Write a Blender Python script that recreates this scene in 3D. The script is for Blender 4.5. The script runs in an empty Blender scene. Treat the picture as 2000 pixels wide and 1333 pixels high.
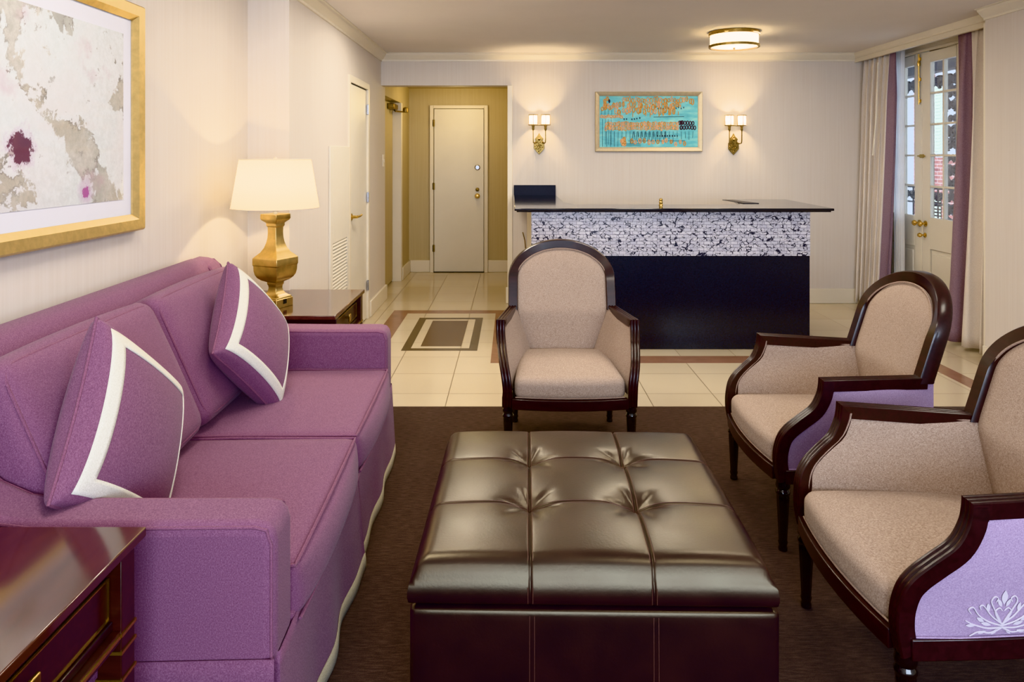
import bpy, bmesh, math, random
from mathutils import Vector, Matrix
PI = math.pi
rnd = random.Random(7)
sc = bpy.context.scene
COL = sc.collection

# ------------------------------------------------------------------ colours / materials
def hexc(h):
    h = h.lstrip('#')
    out = []
    for i in (0, 2, 4):
        c = int(h[i:i+2], 16) / 255
        out.append(c / 12.92 if c <= .04045 else ((c + .055) / 1.055) ** 2.4)
    return (*out, 1)

class NT:
    def __init__(s, name):
        s.m = bpy.data.materials.new(name); s.m.use_nodes = True
        s.t = s.m.node_tree; s.n = s.t.nodes; s.b = s.n['Principled BSDF']; s.out = s.n['Material Output']
    def new(s, typ, **kw):
        n = s.n.new(typ)
        for k, v in kw.items():
            if k.startswith('i_'):
                n.inputs[k[2:].replace('_', ' ')].default_value = v
            else:
                setattr(n, k, v)
        return n
    def link(s, a, b): s.t.links.new(a, b)
    def coord(s, scale=(1, 1, 1), loc=(0, 0, 0), kind='Object'):
        tc = s.new('ShaderNodeTexCoord'); mp = s.new('ShaderNodeMapping')
        s.link(tc.outputs[kind], mp.inputs['Vector'])
        mp.inputs['Scale'].default_value = scale; mp.inputs['Location'].default_value = loc
        return mp.outputs['Vector']
    def noise(s, vec, scale, detail=4, rough=.55, dist=0):
        n = s.new('ShaderNodeTexNoise'); s.link(vec, n.inputs['Vector'])
        n.inputs['Scale'].default_value = scale; n.inputs['Detail'].default_value = detail
        n.inputs['Roughness'].default_value = rough; n.inputs['Distortion'].default_value = dist
        return n.outputs['Fac']
    def ramp(s, fac, stops, interp='LINEAR'):
        r = s.new('ShaderNodeValToRGB'); r.color_ramp.interpolation = interp
        e = r.color_ramp.elements
        while len(e) < len(stops): e.new(.5)
        for k, (p, c) in zip(e, stops):
            k.position = p; k.color = c if len(c) == 4 else (*c, 1)
        s.link(fac, r.inputs['Fac'])
        return r.outputs['Color']
    def mix(s, fac, a, b, mode='MIX'):
        n = s.new('ShaderNodeMix', data_type='RGBA', blend_type=mode)
        for sock, v in ((n.inputs[0], fac), (n.inputs[6], a), (n.inputs[7], b)):
            if hasattr(v, 'links'): s.link(v, sock)
            else: sock.default_value = v
        return n.outputs[2]
    def math(s, op, a, b=None, c=None):
        n = s.new('ShaderNodeMath', operation=op)
        for i, v in enumerate((a, b, c)):
            if v is None: continue
            if hasattr(v, 'links'): s.link(v, n.inputs[i])
            else: n.inputs[i].default_value = v
        return n.outputs[0]
    def bump(s, h, strength=.3, dist=.002):
        b = s.new('ShaderNodeBump'); b.inputs['Strength'].default_value = strength; b.inputs['Distance'].default_value = dist
        s.link(h, b.inputs['Height']); s.link(b.outputs['Normal'], s.b.inputs['Normal'])
    def set(s, **kw):
        for k, v in kw.items():
            i = s.b.inputs[k.replace('_', ' ')]
            if hasattr(v, 'links'): s.link(v, i)
            else: i.default_value = v
        return s

def simple(name, col, rough=.5, metal=0, spec=.5, var=.06, nscale=12, coat=0, bump=0):
    t = NT(name); c = hexc(col)
    f = t.noise(t.coord(), nscale)
    lo = tuple(x * (1 - var) for x in c[:3]); hi = tuple(min(1, x * (1 + var)) for x in c[:3])
    t.set(Base_Color=t.ramp(f, [(.3, lo), (.7, hi)]), Roughness=rough, Metallic=metal, Specular_IOR_Level=spec, Coat_Weight=coat, Coat_Roughness=.08)
    if bump: t.bump(t.noise(t.coord(), 90), bump, .002)
    return t.m

def fabric(name, base, dark, light, scale=1.0, sheen=.25, bump=.35, mottle=.5):
    t = NT(name)
    a = t.noise(t.coord((1500 * scale, 260 * scale, 380 * scale)), 1, 2)
    b = t.noise(t.coord((300 * scale, 180 * scale, 1500 * scale)), 1, 2)
    c = t.noise(t.coord((380 * scale, 1500 * scale, 260 * scale)), 1, 2)
    w = t.math('ADD', t.math('ADD', a, b), c)
    w = t.math('DIVIDE', w, 3.0)
    col = t.ramp(w, [(.40, hexc(dark)), (.5, hexc(base)), (.60, hexc(light))])
    m = t.noise(t.coord(), 5, 3)
    col = t.mix(t.math('MULTIPLY', m, mottle * .3), col, hexc(dark))
    t.set(Base_Color=col, Roughness=.92, Specular_IOR_Level=.2, Sheen_Weight=sheen, Sheen_Roughness=.5)
    t.bump(w, bump, .0015)
    return t.m

def wood(name, dark, light, rough=.25, coat=.3, scale=1.0, axis=(6, 40, 40)):
    t = NT(name)
    f = t.noise(t.coord(tuple(a * scale for a in axis)), 1, 6, .6, 1.2)
    t.set(Base_Color=t.ramp(f, [(.3, hexc(dark)), (.72, hexc(light))]), Roughness=rough, Coat_Weight=coat, Coat_Roughness=.12)
    return t.m

def wallpaint(name, c1, c2):
    t = NT(name)
    st = t.noise(t.coord((70, 70, 1.2)), 1, 3)
    bl = t.noise(t.coord(), 1.5, 2)
    col = t.ramp(st, [(.35, hexc(c1)), (.65, hexc(c2))])
    col = t.mix(t.math('MULTIPLY', bl, .12), col, hexc(c1))
    t.set(Base_Color=col, Roughness=.7, Specular_IOR_Level=.25)
    t.bump(st, .08, .001)
    return t.m

M = {}
M['wall'] = wallpaint('WallPaper', '#d5ccc3', '#d8d0c8')
M['wall_hall'] = wallpaint('HallPaintYellowLit', '#bfb08e', '#c5b796')  # room's wall paint with the passage's dim yellow light put into the colour
M['ceil'] = simple('CeilingPaint', '#e4deda', .8, spec=.2, var=.02, nscale=2)
M['trim'] = simple('TrimPaint', '#e3dac8', .4, var=.02, nscale=3)
M['door'] = simple('DoorPaint', '#e2dccf', .38, var=.025, nscale=3)
M['purple'] = fabric('SofaPurple', '#7f5670', '#6b455e', '#936c84', 1.0, .12)
M['purple_pipe'] = fabric('SofaPiping', '#82566e', '#6e485c', '#95697e', 1.0, .1)
M['trimband'] = fabric('CreamBand', '#d9d6cb', '#c2bfb2', '#e6e4dc', 1.2, .1, .4)
M['hem'] = fabric('HemBand', '#b9ae92', '#9b9076', '#cbc2a8', 1.2, .1, .4)
M['taupe'] = fabric('TaupeLinen', '#aa9686', '#8a766a', '#c0ae9f', .8, .1, .35)
M['lilac'] = fabric('LilacLinen', '#a48fae', '#917c9c', '#b7a4bf', 1.0, .1)
M['thread'] = simple('PaleThread', '#d2cad8', .7)
M['welt'] = fabric('Welt', '#a08a7c', '#7f6b62', '#b8a496', 1.2, .1)
M['wood'] = wood('DarkMahogany', '#1c0e0d', '#33191a', .3, .25)
M['wood_leg'] = wood('EbonyLeg', '#0b0606', '#170c0c', .16, .6)
M['tabletop'] = wood('TableMahogany', '#3d1f18', '#563026', .10, .7, 1, (30, 4, 30))
M['tablewood'] = wood('TableSide', '#2a1310', '#41201a', .32, .15)
M['brass'] = simple('Brass', '#d2b36f', .25, 1, var=.12, nscale=30)
M['agedbrass'] = simple('AgedBrass', '#cbb076', .36, 1, var=.28, nscale=14, bump=.1)
M['bronze'] = simple('Bronze', '#8a7446', .4, 1, var=.25, nscale=40)
M['steel'] = simple('Steel', '#b4b6bd', .25, 1)
M['granite_black'] = None
def granite():
    t = NT('BlackGranite'); f = t.noise(t.coord(), 260, 3, .7)
    t.set(Base_Color=t.ramp(f, [(.45, hexc('#101119')), (.62, hexc('#1d1d2a')), (.72, hexc('#3b3b48'))]), Roughness=.1, Coat_Weight=.3, Coat_Roughness=.03)
    return t.m
M['granite'] = granite()
def blackpanel():
    t = NT('BlackPanel'); f = t.noise(t.coord(), 120, 3, .7)
    t.set(Base_Color=t.ramp(f, [(.4, hexc('#191a25')), (.75, hexc('#272836'))]), Roughness=.22)
    return t.m
M['blackpanel'] = blackpanel()
M['splash'] = simple('SplashGranite', '#1b1c2a', .45, spec=.25, var=.2, nscale=120)

def tiles():
    t = NT('FloorTiles')
    br = t.new('ShaderNodeTexBrick', offset=0.0, squash=1.0)
    v = t.coord((1, 1, 1), (.385 + 4, -4.383 + 8, 0))
    t.link(v, br.inputs['Vector'])
    br.inputs['Scale'].default_value = 1; br.inputs['Brick Width'].default_value = .4; br.inputs['Row Height'].default_value = .4
    br.inputs['Mortar Size'].default_value = .003; br.inputs['Mortar Smooth'].default_value = .3; br.inputs['Bias'].default_value = 0
    br.inputs['Color1'].default_value = hexc('#d5c8b0'); br.inputs['Color2'].default_value = hexc('#ccbea5'); br.inputs['Mortar'].default_value = hexc('#6a5a42')
    cl = t.noise(t.coord(), 3, 5, .6)
    col = t.mix(t.math('MULTIPLY', cl, .35), br.outputs['Color'], hexc('#c4b294'))
    t.set(Base_Color=col, Roughness=t.math('MULTIPLY_ADD', br.outputs['Fac'], .4, .14), Specular_IOR_Level=.5)
    t.bump(t.math('SUBTRACT', 1.0, br.outputs['Fac']), .25, .001)
    return t.m
M['tiles'] = tiles()
M['strip'] = simple('BrownTile', '#92705e', .18, var=.1, nscale=8)
M['inlay_dark'] = simple('InlayDark', '#5b4e3e', .2, var=.12, nscale=10)
M['inlay_mid'] = simple('InlayMid', '#5f4c3e', .2, var=.12, nscale=10)
M['inlay_pale'] = simple('InlayPale', '#cdbb9a', .16, var=.06, nscale=6)

def carpet():
    t = NT('BrownCarpet')
    rib = t.noise(t.coord((25, 150, 1)), 1, 3)
    spk = t.noise(t.coord(), 350, 2)
    big = t.noise(t.coord(), 2.2, 3)
    w = t.math('ADD', t.math('MULTIPLY', rib, .6), t.math('MULTIPLY', spk, .4))
    col = t.ramp(w, [(.36, hexc('#34271f')), (.5, hexc('#483830')), (.64, hexc('#5e4d44'))])
    col = t.mix(t.math('MULTIPLY', big, .25), col, hexc('#34221a'))
    t.set(Base_Color=col, Roughness=.97, Specular_IOR_Level=.1, Sheen_Weight=.12)
    t.bump(w, .7, .004)
    return t.m
M['carpet'] = carpet()

def leather():
    t = NT('DarkLeather')
    g = t.noise(t.coord(), 140, 4, .6); b = t.noise(t.coord(), 9, 3)
    t.set(Base_Color=t.ramp(b, [(.3, hexc('#1d1218')), (.7, hexc('#2a1a1d'))]), Roughness=t.math('MULTIPLY_ADD', b, .14, .27), Specular_IOR_Level=.75, Specular_Tint=(1, .85, .54, 1), Coat_Weight=.12, Coat_Roughness=.35)  # warm tint puts the room's golden reflection into the leather's specular colour
    t.bump(g, .2, .0014)
    return t.m
M['leather'] = leather()
M['leather_thread'] = simple('LeatherThread', '#5c4138', .6)

def mosaic():
    t = NT('MosaicTile')
    br = t.new('ShaderNodeTexBrick', offset=0.37, squash=1.0, offset_frequency=2)
    tc = t.new('ShaderNodeTexCoord'); sp = t.new('ShaderNodeSeparateXYZ'); cb = t.new('ShaderNodeCombineXYZ')
    t.link(tc.outputs['Object'], sp.inputs[0]); t.link(sp.outputs['X'], cb.inputs['X']); t.link(sp.outputs['Z'], cb.inputs['Y'])
    v = cb.outputs[0]
    t.link(v, br.inputs['Vector'])
    br.inputs['Scale'].default_value = 1; br.inputs['Brick Width'].default_value = .05; br.inputs['Row Height'].default_value = .0245
    br.inputs['Mortar Size'].default_value = .0016; br.inputs['Mortar Smooth'].default_value = .2
    br.inputs['Color1'].default_value = hexc('#dfdee8'); br.inputs['Color2'].default_value = hexc('#c6c6d6'); br.inputs['Mortar'].default_value = hexc('#77758a')
    vo = t.new('ShaderNodeTexVoronoi', feature='DISTANCE_TO_EDGE'); vo.inputs['Scale'].default_value = 1
    mp = t.new('ShaderNodeMapping'); mp.inputs['Scale'].default_value = (27, 40, 1); t.link(v, mp.inputs['Vector']); t.link(mp.outputs[0], vo.inputs['Vector'])
    n = t.noise(v, 26, 3, .6)
    edge = t.math('LESS_THAN', vo.outputs['Distance'], t.math('MULTIPLY_ADD', n, .55, -.245))
    col = t.mix(edge, br.outputs['Color'], hexc('#2b2a3c'))
    t.set(Base_Color=col, Roughness=.25)
    return t.m
M['mosaic'] = mosaic()

def shade_mat(name, col, trans=.6, emis=0.0, ecol='#ffe9b8'):
    t = NT(name)
    d = t.new('ShaderNodeBsdfDiffuse'); d.inputs['Color'].default_value = hexc(col)
    tr = t.new('ShaderNodeBsdfTranslucent'); tr.inputs['Color'].default_value = hexc(col)
    mx = t.new('ShaderNodeMixShader'); mx.inputs[0].default_value = trans
    t.link(d.outputs[0], mx.inputs[1]); t.link(tr.outputs[0], mx.inputs[2])
    last = mx.outputs[0]
    if emis:
        e = t.new('ShaderNodeEmission'); e.inputs['Color'].default_value = hexc(ecol); e.inputs['Strength'].default_value = emis
        ad = t.new('ShaderNodeAddShader'); t.link(last, ad.inputs[0]); t.link(e.outputs[0], ad.inputs[1]); last = ad.outputs[0]
    t.link(last, t.out.inputs['Surface'])
    return t.m
M['lampshade'] = shade_mat('LampShade', '#f1e6c8', .5, .62, '#ffe3a6')
M['sconceshade'] = shade_mat('SconceShade', '#f6ecd2', .5, 1.9, '#ffe6b0')
M['drumshade'] = shade_mat('DrumShade', '#f6ecd2', .4, 1.7, '#ffe9b8')
M['drape'] = fabric('Drape', '#e0d7ce', '#cfc4b9', '#e9e1d9', .8, .1, .2)
M['drape_band'] = fabric('DrapeBand', '#8d7884', '#796573', '#a18c97', .8, .05, .2)
M['sheer'] = shade_mat('Sheer', '#eef0f4', .55)
def glass():
    t = NT('WindowGlass')
    g = t.new('ShaderNodeBsdfTransparent'); g.inputs['Color'].default_value = (.96, .97, .98, 1)
    gl = t.new('ShaderNodeBsdfGlossy'); gl.inputs['Roughness'].default_value = .02
    f = t.new('ShaderNodeFresnel'); f.inputs['IOR'].default_value = 1.45
    mx = t.new('ShaderNodeMixShader'); t.link(t.math('MULTIPLY', f.outputs[0], .6), mx.inputs[0]); t.link(g.outputs[0], mx.inputs[1]); t.link(gl.outputs[0], mx.inputs[2])
    t.link(mx.outputs[0], t.out.inputs['Surface'])
    return t.m
M['glass'] = glass()
M['gold_frame'] = simple('GoldFrame', '#d8bd82', .36, .8, var=.1, nscale=40)
M['silver_frame'] = simple('ChampagneFrame', '#d2c3a4', .4, .5, var=.08, nscale=40)
M['mat_board'] = simple('MatBoard', '#dcdce6', .6, var=.01)
M['iron'] = simple('BlackIron', '#141722', .5)
M['white_build'] = simple('PaleBlueWall', '#c9d6e6', .8, nscale=3)
M['green_shut'] = simple('PaleShutter', '#cfdcd2', .7)
def bricks():
    t = NT('OutdoorBrick'); br = t.new('ShaderNodeTexBrick'); tc = t.new('ShaderNodeTexCoord'); sp = t.new('ShaderNodeSeparateXYZ'); cb = t.new('ShaderNodeCombineXYZ')
    t.link(tc.outputs['Object'], sp.inputs[0]); t.link(sp.outputs['Y'], cb.inputs['X']); t.link(sp.outputs['Z'], cb.inputs['Y']); t.link(cb.outputs[0], br.inputs['Vector'])
    br.inputs['Scale'].default_value = 1; br.inputs['Brick Width'].default_value = .22; br.inputs['Row Height'].default_value = .08; br.inputs['Mortar Size'].default_value = .008
    br.inputs['Color1'].default_value = hexc('#9a6a66'); br.inputs['Color2'].default_value = hexc('#7c4f52'); br.inputs['Mortar'].default_value = hexc('#b5a9ad')
    t.set(Base_Color=br.outputs['Color'], Roughness=.85); return t.m
M['brick'] = bricks()
M['deck'] = simple('BalconyDeck', '#6b6a70', .7)

def abstract_print():
    t = NT('AbstractPrint')
    v = t.coord()
    big = t.noise(v, 4.2, 9, .64, .25)
    fine = t.noise(v, 40, 6, .75)
    wash = t.noise(t.coord((1, 1, 1), (3.1, 1.7, .4)), 1.9, 5, .6, .3)
    ground = t.ramp(wash, [(.32, hexc('#a2a39f')), (.46, hexc('#c3c0bc')), (.56, hexc('#b7aea2')), (.68, hexc('#c8c5bf'))])
    ground = t.mix(t.ramp(fine, [(.35, (.55, .55, .55)), (.65, (0, 0, 0))]), ground, hexc('#96938c'))
    mask = t.ramp(big, [(.44, (0, 0, 0)), (.458, (1, 1, 1))])
    pale = t.mix(t.ramp(fine, [(.4, (.5, .5, .5)), (.66, (0, 0, 0))]), hexc('#d6dbdf'), hexc('#b4babc'))
    pale = t.mix(t.math('MULTIPLY', t.ramp(wash, [(.4, (0, 0, 0)), (.7, (1, 1, 1))]), .6), pale, hexc('#dcd3d6'))
    col = t.mix(mask, ground, pale)
    edge = t.ramp(big, [(.422, (0, 0, 0)), (.440, (1, 1, 1)), (.447, (1, 1, 1)), (.460, (0, 0, 0))])
    e2 = t.math('MULTIPLY', edge, t.ramp(t.noise(v, 9, 3), [(.42, (0, 0, 0)), (.6, (1, 1, 1))]))
    col = t.mix(t.math('MULTIPLY', e2, .8), col, hexc('#6f6a66'))
    spk = t.ramp(t.noise(t.coord((1, 1, 1), (2, 9, 4)), 16, 5, .7), [(.64, (0, 0, 0)), (.68, (1, 1, 1))])
    col = t.mix(t.math('MULTIPLY', spk, .6), col, hexc('#8b8684'))
    pk = t.ramp(t.noise(t.coord((1, 1, 1), (7, 2, 5)), 5, 4, .6), [(.60, (0, 0, 0)), (.72, (1, 1, 1))])
    col = t.mix(t.math('MULTIPLY', pk, .35), col, hexc('#b58aa0'))
    tc = t.new('ShaderNodeTexCoord')
    def spot(col, y, z, r, c, halo):
        d = t.new('ShaderNodeVectorMath', operation='DISTANCE')
        cb = t.new('ShaderNodeSeparateXYZ'); t.link(tc.outputs['Object'], cb.inputs[0])
        c2 = t.new('ShaderNodeCombineXYZ'); t.link(cb.outputs['Y'], c2.inputs['Y']); t.link(cb.outputs['Z'], c2.inputs['Z'])
        t.link(c2.outputs[0], d.inputs[0]); d.inputs[1].default_value = (0, y, z)
        dd = t.math('ADD', d.outputs['Value'], t.math('MULTIPLY_ADD', t.noise(v, 22, 5, .75), r * 3.0, -r * 1.5))
        a = t.ramp(t.math('DIVIDE', dd, r), [(.72, (1, 1, 1)), (.9, (0, 0, 0))])
        h = t.ramp(t.math('DIVIDE', dd, r * halo), [(.3, (1, 1, 1)), (.95, (0, 0, 0))])
        col = t.mix(t.math('MULTIPLY', h, .55), col, hexc('#b58ab8'))
        return t.mix(a, col, hexc(c))
    # object coordinates are relative to the picture's own base
    col = spot(col, 2.215 - 2.27, 1.465 - 1.6, .056, '#5c2446', 1.5)
    col = spot(col, 2.554 - 2.27, 1.315 - 1.6, .022, '#a04f96', 2.6)
    t.set(Base_Color=col, Roughness=.5, Coat_Weight=.6, Coat_Roughness=.02)
    return t.m
M['print'] = abstract_print()
def turq():
    t = NT('TurquoisePaint'); f = t.noise(t.coord((1, 1, 3)), 7, 5, .6)
    t.set(Base_Color=t.ramp(f, [(.3, hexc('#58b0c2')), (.5, hexc('#6fc6d0')), (.7, hexc('#97d6d2'))]), Roughness=.5); return t.m
M['turq'] = turq()
M['ochre'] = simple('OchrePaint', '#d3a566', .6, var=.25, nscale=60)
M['peach'] = simple('PeachPaint', '#e4b68c', .6, var=.2, nscale=60)
M['inkblue'] = simple('InkPaint', '#1f2b45', .6)
M['plumink'] = simple('PlumPaint', '#4a3140', .6)
M['pull'] = simple('WhiteRod', '#e4dcc8', .4)
M['darkslot'] = simple('DarkSlot', '#1a1512', .8)
M['folder'] = simple('GreyFolder', '#3c3a40', .5)
M['bulb'] = shade_mat('Bulb', '#ffffff', .3, 6.0, '#ffe2a4')

# ------------------------------------------------------------------ geometry helpers
class MB:
    def __init__(s): s.v = []; s.f = []
    def add(s, vs, fs):
        o = len(s.v); s.v += [Vector(p) for p in vs]; s.f += [tuple(i + o for i in f) for f in fs]
        return s
    def box(s, x0, x1, y0, y1, z0, z1):
        return s.add([(x0,y0,z0),(x1,y0,z0),(x1,y1,z0),(x0,y1,z0),(x0,y0,z1),(x1,y0,z1),(x1,y1,z1),(x0,y1,z1)],
                     [(0,3,2,1),(4,5,6,7),(0,1,5,4),(1,2,6,5),(2,3,7,6),(3,0,4,7)])
    def grid(s, fn, nu, nv, cu=False, cv=False):
        mu, mv = (nu if cu else nu + 1), (nv if cv else nv + 1)
        vs = [fn(i / nu, j / nv) for i in range(mu) for j in range(mv)]
        fs = []
        for i in range(nu):
            for j in range(nv):
                a, b = i, (i + 1) % mu if cu else i + 1
                c, d = j, (j + 1) % mv if cv else j + 1
                fs.append((a*mv+c, b*mv+c, b*mv+d, a*mv+d))
        return s.add(vs, fs)
    def prism(s, poly, axis, a, b):
        def P(p, t):
            return {'x': (t, p[0], p[1]), 'y': (p[0], t, p[1]), 'z': (p[0], p[1], t)}[axis]
        n = len(poly)
        vs = [P(p, a) for p in poly] + [P(p, b) for p in poly]
        fs = [tuple(range(n)), tuple(range(2*n-1, n-1, -1))] + [(i, (i+1) % n, n+(i+1) % n, n+i) for i in range(n)]
        return s.add(vs, fs)
    def sweep(s, path, prof, S, closed=False, caps=True, scale=None):
        path = [Vector(p) for p in path]; n = len(path); m = len(prof); vs = []
        for i, p in enumerate(path):
            if closed: a, b = path[i-1], path[(i+1) % n]
            else: a, b = path[max(i-1, 0)], path[min(i+1, n-1)]
            t1 = (p - a).normalized() if (p - a).length > 1e-9 else (b - p).normalized()
            t2 = (b - p).normalized() if (b - p).length > 1e-9 else t1
            T = (t1 + t2).normalized()
            Sv = Vector(S(i) if callable(S) else S)
            Nv = Sv.cross(T).normalized()
            k = 1 / max(.4, math.sqrt(max(.05, (1 + t1.dot(t2)) / 2)))
            sc_ = scale(i / (n - 1)) if scale else 1
            for (u, w) in prof: vs.append(p + Nv * u * k * sc_ + Sv * w * sc_)
        fs = []
        for i in range(n if closed else n - 1):
            j = (i + 1) % n
            for q in range(m):
                r = (q + 1) % m
                fs.append((i*m+q, i*m+r, j*m+r, j*m+q))
        if caps and not closed:
            fs += [tuple(range(m-1, -1, -1)), tuple((n-1)*m + q for q in range(m))]
        return s.add(vs, fs)
    def tube(s, path, r, n=8, closed=False):
        path = [Vector(p) for p in path]; N = len(path); vs = []; prev = None
        for i, p in enumerate(path):
            a = path[i-1] if (closed or i > 0) else p
            b = path[(i+1) % N] if (closed or i < N-1) else p
            T = (b - a).normalized()
            if prev is None:
                ref = Vector((0, 0, 1)) if abs(T.z) < .9 else Vector((1, 0, 0))
                U = T.cross(ref).normalized()
            else: U = (prev - T * prev.dot(T)).normalized()
            prev = U; W = T.cross(U)
            rr = r(i / max(1, N-1)) if callable(r) else r
            for q in range(n):
                an = 2*PI*q/n; vs.append(p + U*math.cos(an)*rr + W*math.sin(an)*rr)
        fs = []
        for i in range(N if closed else N-1):
            j = (i+1) % N
            for q in range(n): fs.append((i*n+q, i*n+(q+1) % n, j*n+(q+1) % n, j*n+q))
        if not closed: fs += [tuple(range(n-1, -1, -1)), tuple((N-1)*n+q for q in range(n))]
        return s.add(vs, fs)
    def lathe(s, prof, c=(0, 0, 0), n=32, flute=None, caps=True, axis='z'):
        vs = []; c = Vector(c)
        for k, (r, z) in enumerate(prof):
            for q in range(n):
                an = 2*PI*q/n; rr = r
                if flute and flute[0] <= z <= flute[1]: rr = r * (1 - .10 * (.5 + .5*math.cos(an*flute[2])))
                p = Vector((rr*math.cos(an), rr*math.sin(an), z))
                if axis == 'x': p = Vector((p.z, p.x, p.y))
                if axis == 'y': p = Vector((p.x, p.z, p.y))
                vs.append(c + p)
        fs = []
        for k in range(len(prof)-1):
            for q in range(n): fs.append((k*n+q, k*n+(q+1) % n, (k+1)*n+(q+1) % n, (k+1)*n+q))
        if caps: fs += [tuple(range(n-1, -1, -1)), tuple((len(prof)-1)*n+q for q in range(n))]
        return s.add(vs, fs)
    def sqlathe(s, prof, c, rot):
        """square cross sections, half side r at height z, turned by rot"""
        vs = []; c = Vector(c)
        for r, z in prof:
            for q in range(4):
                an = rot + PI/4 + q*PI/2
                vs.append(c + Vector((r*1.4142*math.cos(an), r*1.4142*math.sin(an), z)))
        n = 4; fs = []
        for k in range(len(prof)-1):
            for q in range(n): fs.append((k*n+q, k*n+(q+1) % n, (k+1)*n+(q+1) % n, (k+1)*n+q))
        fs += [(3, 2, 1, 0), tuple((len(prof)-1)*n+q for q in range(n))]
        return s.add(vs, fs)
    def puff(s, c, half, r, bulge=(0, 0, 0), n=14, R=None, fn=None):
        """cushion: rounded box with bulging faces"""
        c = Vector(c); ks = []
        edge = [0, .06, .12, .2]
        def tp(i):
            a = i / n * 2 - 1
            return math.copysign(1 - (1 - abs(a)) ** 1.6, a)
        idx = {}; vs = []; fs = []
        def vert(p):
            key = tuple(round(x, 5) for x in p)
            if key in idx: return idx[key]
            q = Vector([p[k] * half[k] for k in range(3)])
            inn = Vector([max(-(half[k]-r), min(half[k]-r, q[k])) for k in range(3)])
            d = q - inn
            if d.length > 1e-9: q = inn + d.normalized() * min(r, d.length)
            for k in range(3):
                a, b = (k+1) % 3, (k+2) % 3
                q[k] += math.copysign(1, p[k]) * abs(p[k])**1.5 * bulge[k] * (1 - p[a]**2) * (1 - p[b]**2)
            if fn: q = Vector(fn(q, p))
            if R is not None: q = R @ q
            vs.append(c + q); idx[key] = len(vs) - 1
            return idx[key]
        for ax in range(3):
            a, b = (ax+1) % 3, (ax+2) % 3
            for sg in (-1, 1):
                for i in range(n):
                    for j in range(n):
                        quad = []
                        for (di, dj) in ((0, 0), (1, 0), (1, 1), (0, 1)):
                            p = [0, 0, 0]; p[ax] = sg; p[a] = tp(i+di); p[b] = tp(j+dj); quad.append(vert(p))
                        fs.append(tuple(quad if sg > 0 else quad[::-1]))
        return s.add(vs, fs)

ABS = {}
def obj(name, mb, mat, parent=None, world=False, bevel=0, seg=2, angle=40, smooth=True, kind=None, noweld=False):
    off = ABS.get(parent.name, Vector()) if (world and parent is not None) else Vector()
    me = bpy.data.meshes.new(name)
    me.from_pydata([tuple(v - off) for v in mb.v], [], mb.f)
    bm = bmesh.new(); bm.from_mesh(me)
    if not noweld: bmesh.ops.remove_doubles(bm, verts=bm.verts, dist=1e-6)
    bmesh.ops.recalc_face_normals(bm, faces=bm.faces)
    bm.to_mesh(me); bm.free()
    if smooth:
        for p in me.polygons: p.use_smooth = True
        me.set_sharp_from_angle(angle=math.radians(angle))
    me.materials.append(mat)
    o = bpy.data.objects.new(name, me); COL.objects.link(o)
    if parent is not None:
        o.parent = parent; ABS[o.name] = ABS.get(parent.name, Vector())
    else: ABS[o.name] = Vector()
    if bevel:
        b = o.modifiers.new('bevel', 'BEVEL'); b.width = bevel; b.segments = seg; b.limit_method = 'ANGLE'; b.angle_limit = math.radians(35); b.harden_normals = False
    if kind: o['kind'] = kind
    return o
def thing(name, label, cat, loc=(0, 0, 0), rotz=0, group=None):
    o = bpy.data.objects.new(name, None); COL.objects.link(o); o.location = loc; o.rotation_euler = (0, 0, rotz)
    o.empty_display_size = .1
    o['label'] = label; o['category'] = cat
    if group: o['group'] = group
    ABS[o.name] = Vector(loc)
    return o
def tag(o, label, cat, group=None):
    o['label'] = label; o['category'] = cat
    if group: o['group'] = group
    return o
def struct_root(name, loc, label=None, cat=None):
    o = bpy.data.objects.new(name, None); COL.objects.link(o); o.location = loc; o['kind'] = 'structure'; ABS[o.name] = Vector(loc)
    o.empty_display_size = .1
    if label: o['label'] = label; o['category'] = cat
    return o
def struct(name, mb, mat, label, cat, **kw):
    o = obj(name, mb, mat, None, kind='structure', **kw); o['label'] = label; o['category'] = cat
    return o
def dup(root, loc, rotz, label, cat=None, group=None):
    r = root.copy(); COL.objects.link(r); r.location = loc; r.rotation_euler = (0, 0, rotz); r['label'] = label
    if group: r['group'] = group
    for ch in list(root.children):
        c = ch.copy(); COL.objects.link(c); c.parent = r
        for g in ch.children:
            d = g.copy(); COL.objects.link(d); d.parent = c
    return r

# ------------------------------------------------------------------ camera
cam = bpy.data.objects.new('Camera', bpy.data.cameras.new('Camera')); COL.objects.link(cam)
cam.location = (0, 0, 1.44); cam.rotation_euler = (PI/2, 0, 0)
cam.data.sensor_width = 36; cam.data.lens = 36 * 1410 / 2000; cam.data.shift_y = -(666.5 - 306) / 2000
cam.data.clip_start = .05
sc.camera = cam

# ------------------------------------------------------------------ room shell
XL, XC, YP, YB, YC, ZC = -1.525, -1.285, 4.165, 7.087, 7.31, 2.45
XR, XN, YN, XW = 3.36, 3.245, 4.95, 3.60
YF = -2.4
fl = struct('floor', MB().box(-2.2, 3.75, YF, 9.3, -.06, 0), M['tiles'], 'cream polished stone tile floor with brown border', 'floor')
cp = struct('floor_carpet', MB().box(XL, XN, YF, 4.134, .0, .008), M['carpet'], 'dark brown ribbed carpet covering the seating area', 'carpet')
struct('ceiling', MB().box(-1.7, 3.75, YF, 7.25, ZC, ZC+.1), M['ceil'], 'smooth pale painted ceiling', 'ceiling')
struct('ceiling_hall', MB().box(-1.7, .2, 7.25, 9.3, 2.29, 2.39), M['wall_hall'], 'low ceiling of the entry passage', 'ceiling')
struct('wall_left', MB().box(XL-.15, XL, YF, YP, 0, ZC), M['wall'], 'pale wall behind the purple sofa', 'wall')
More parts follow.
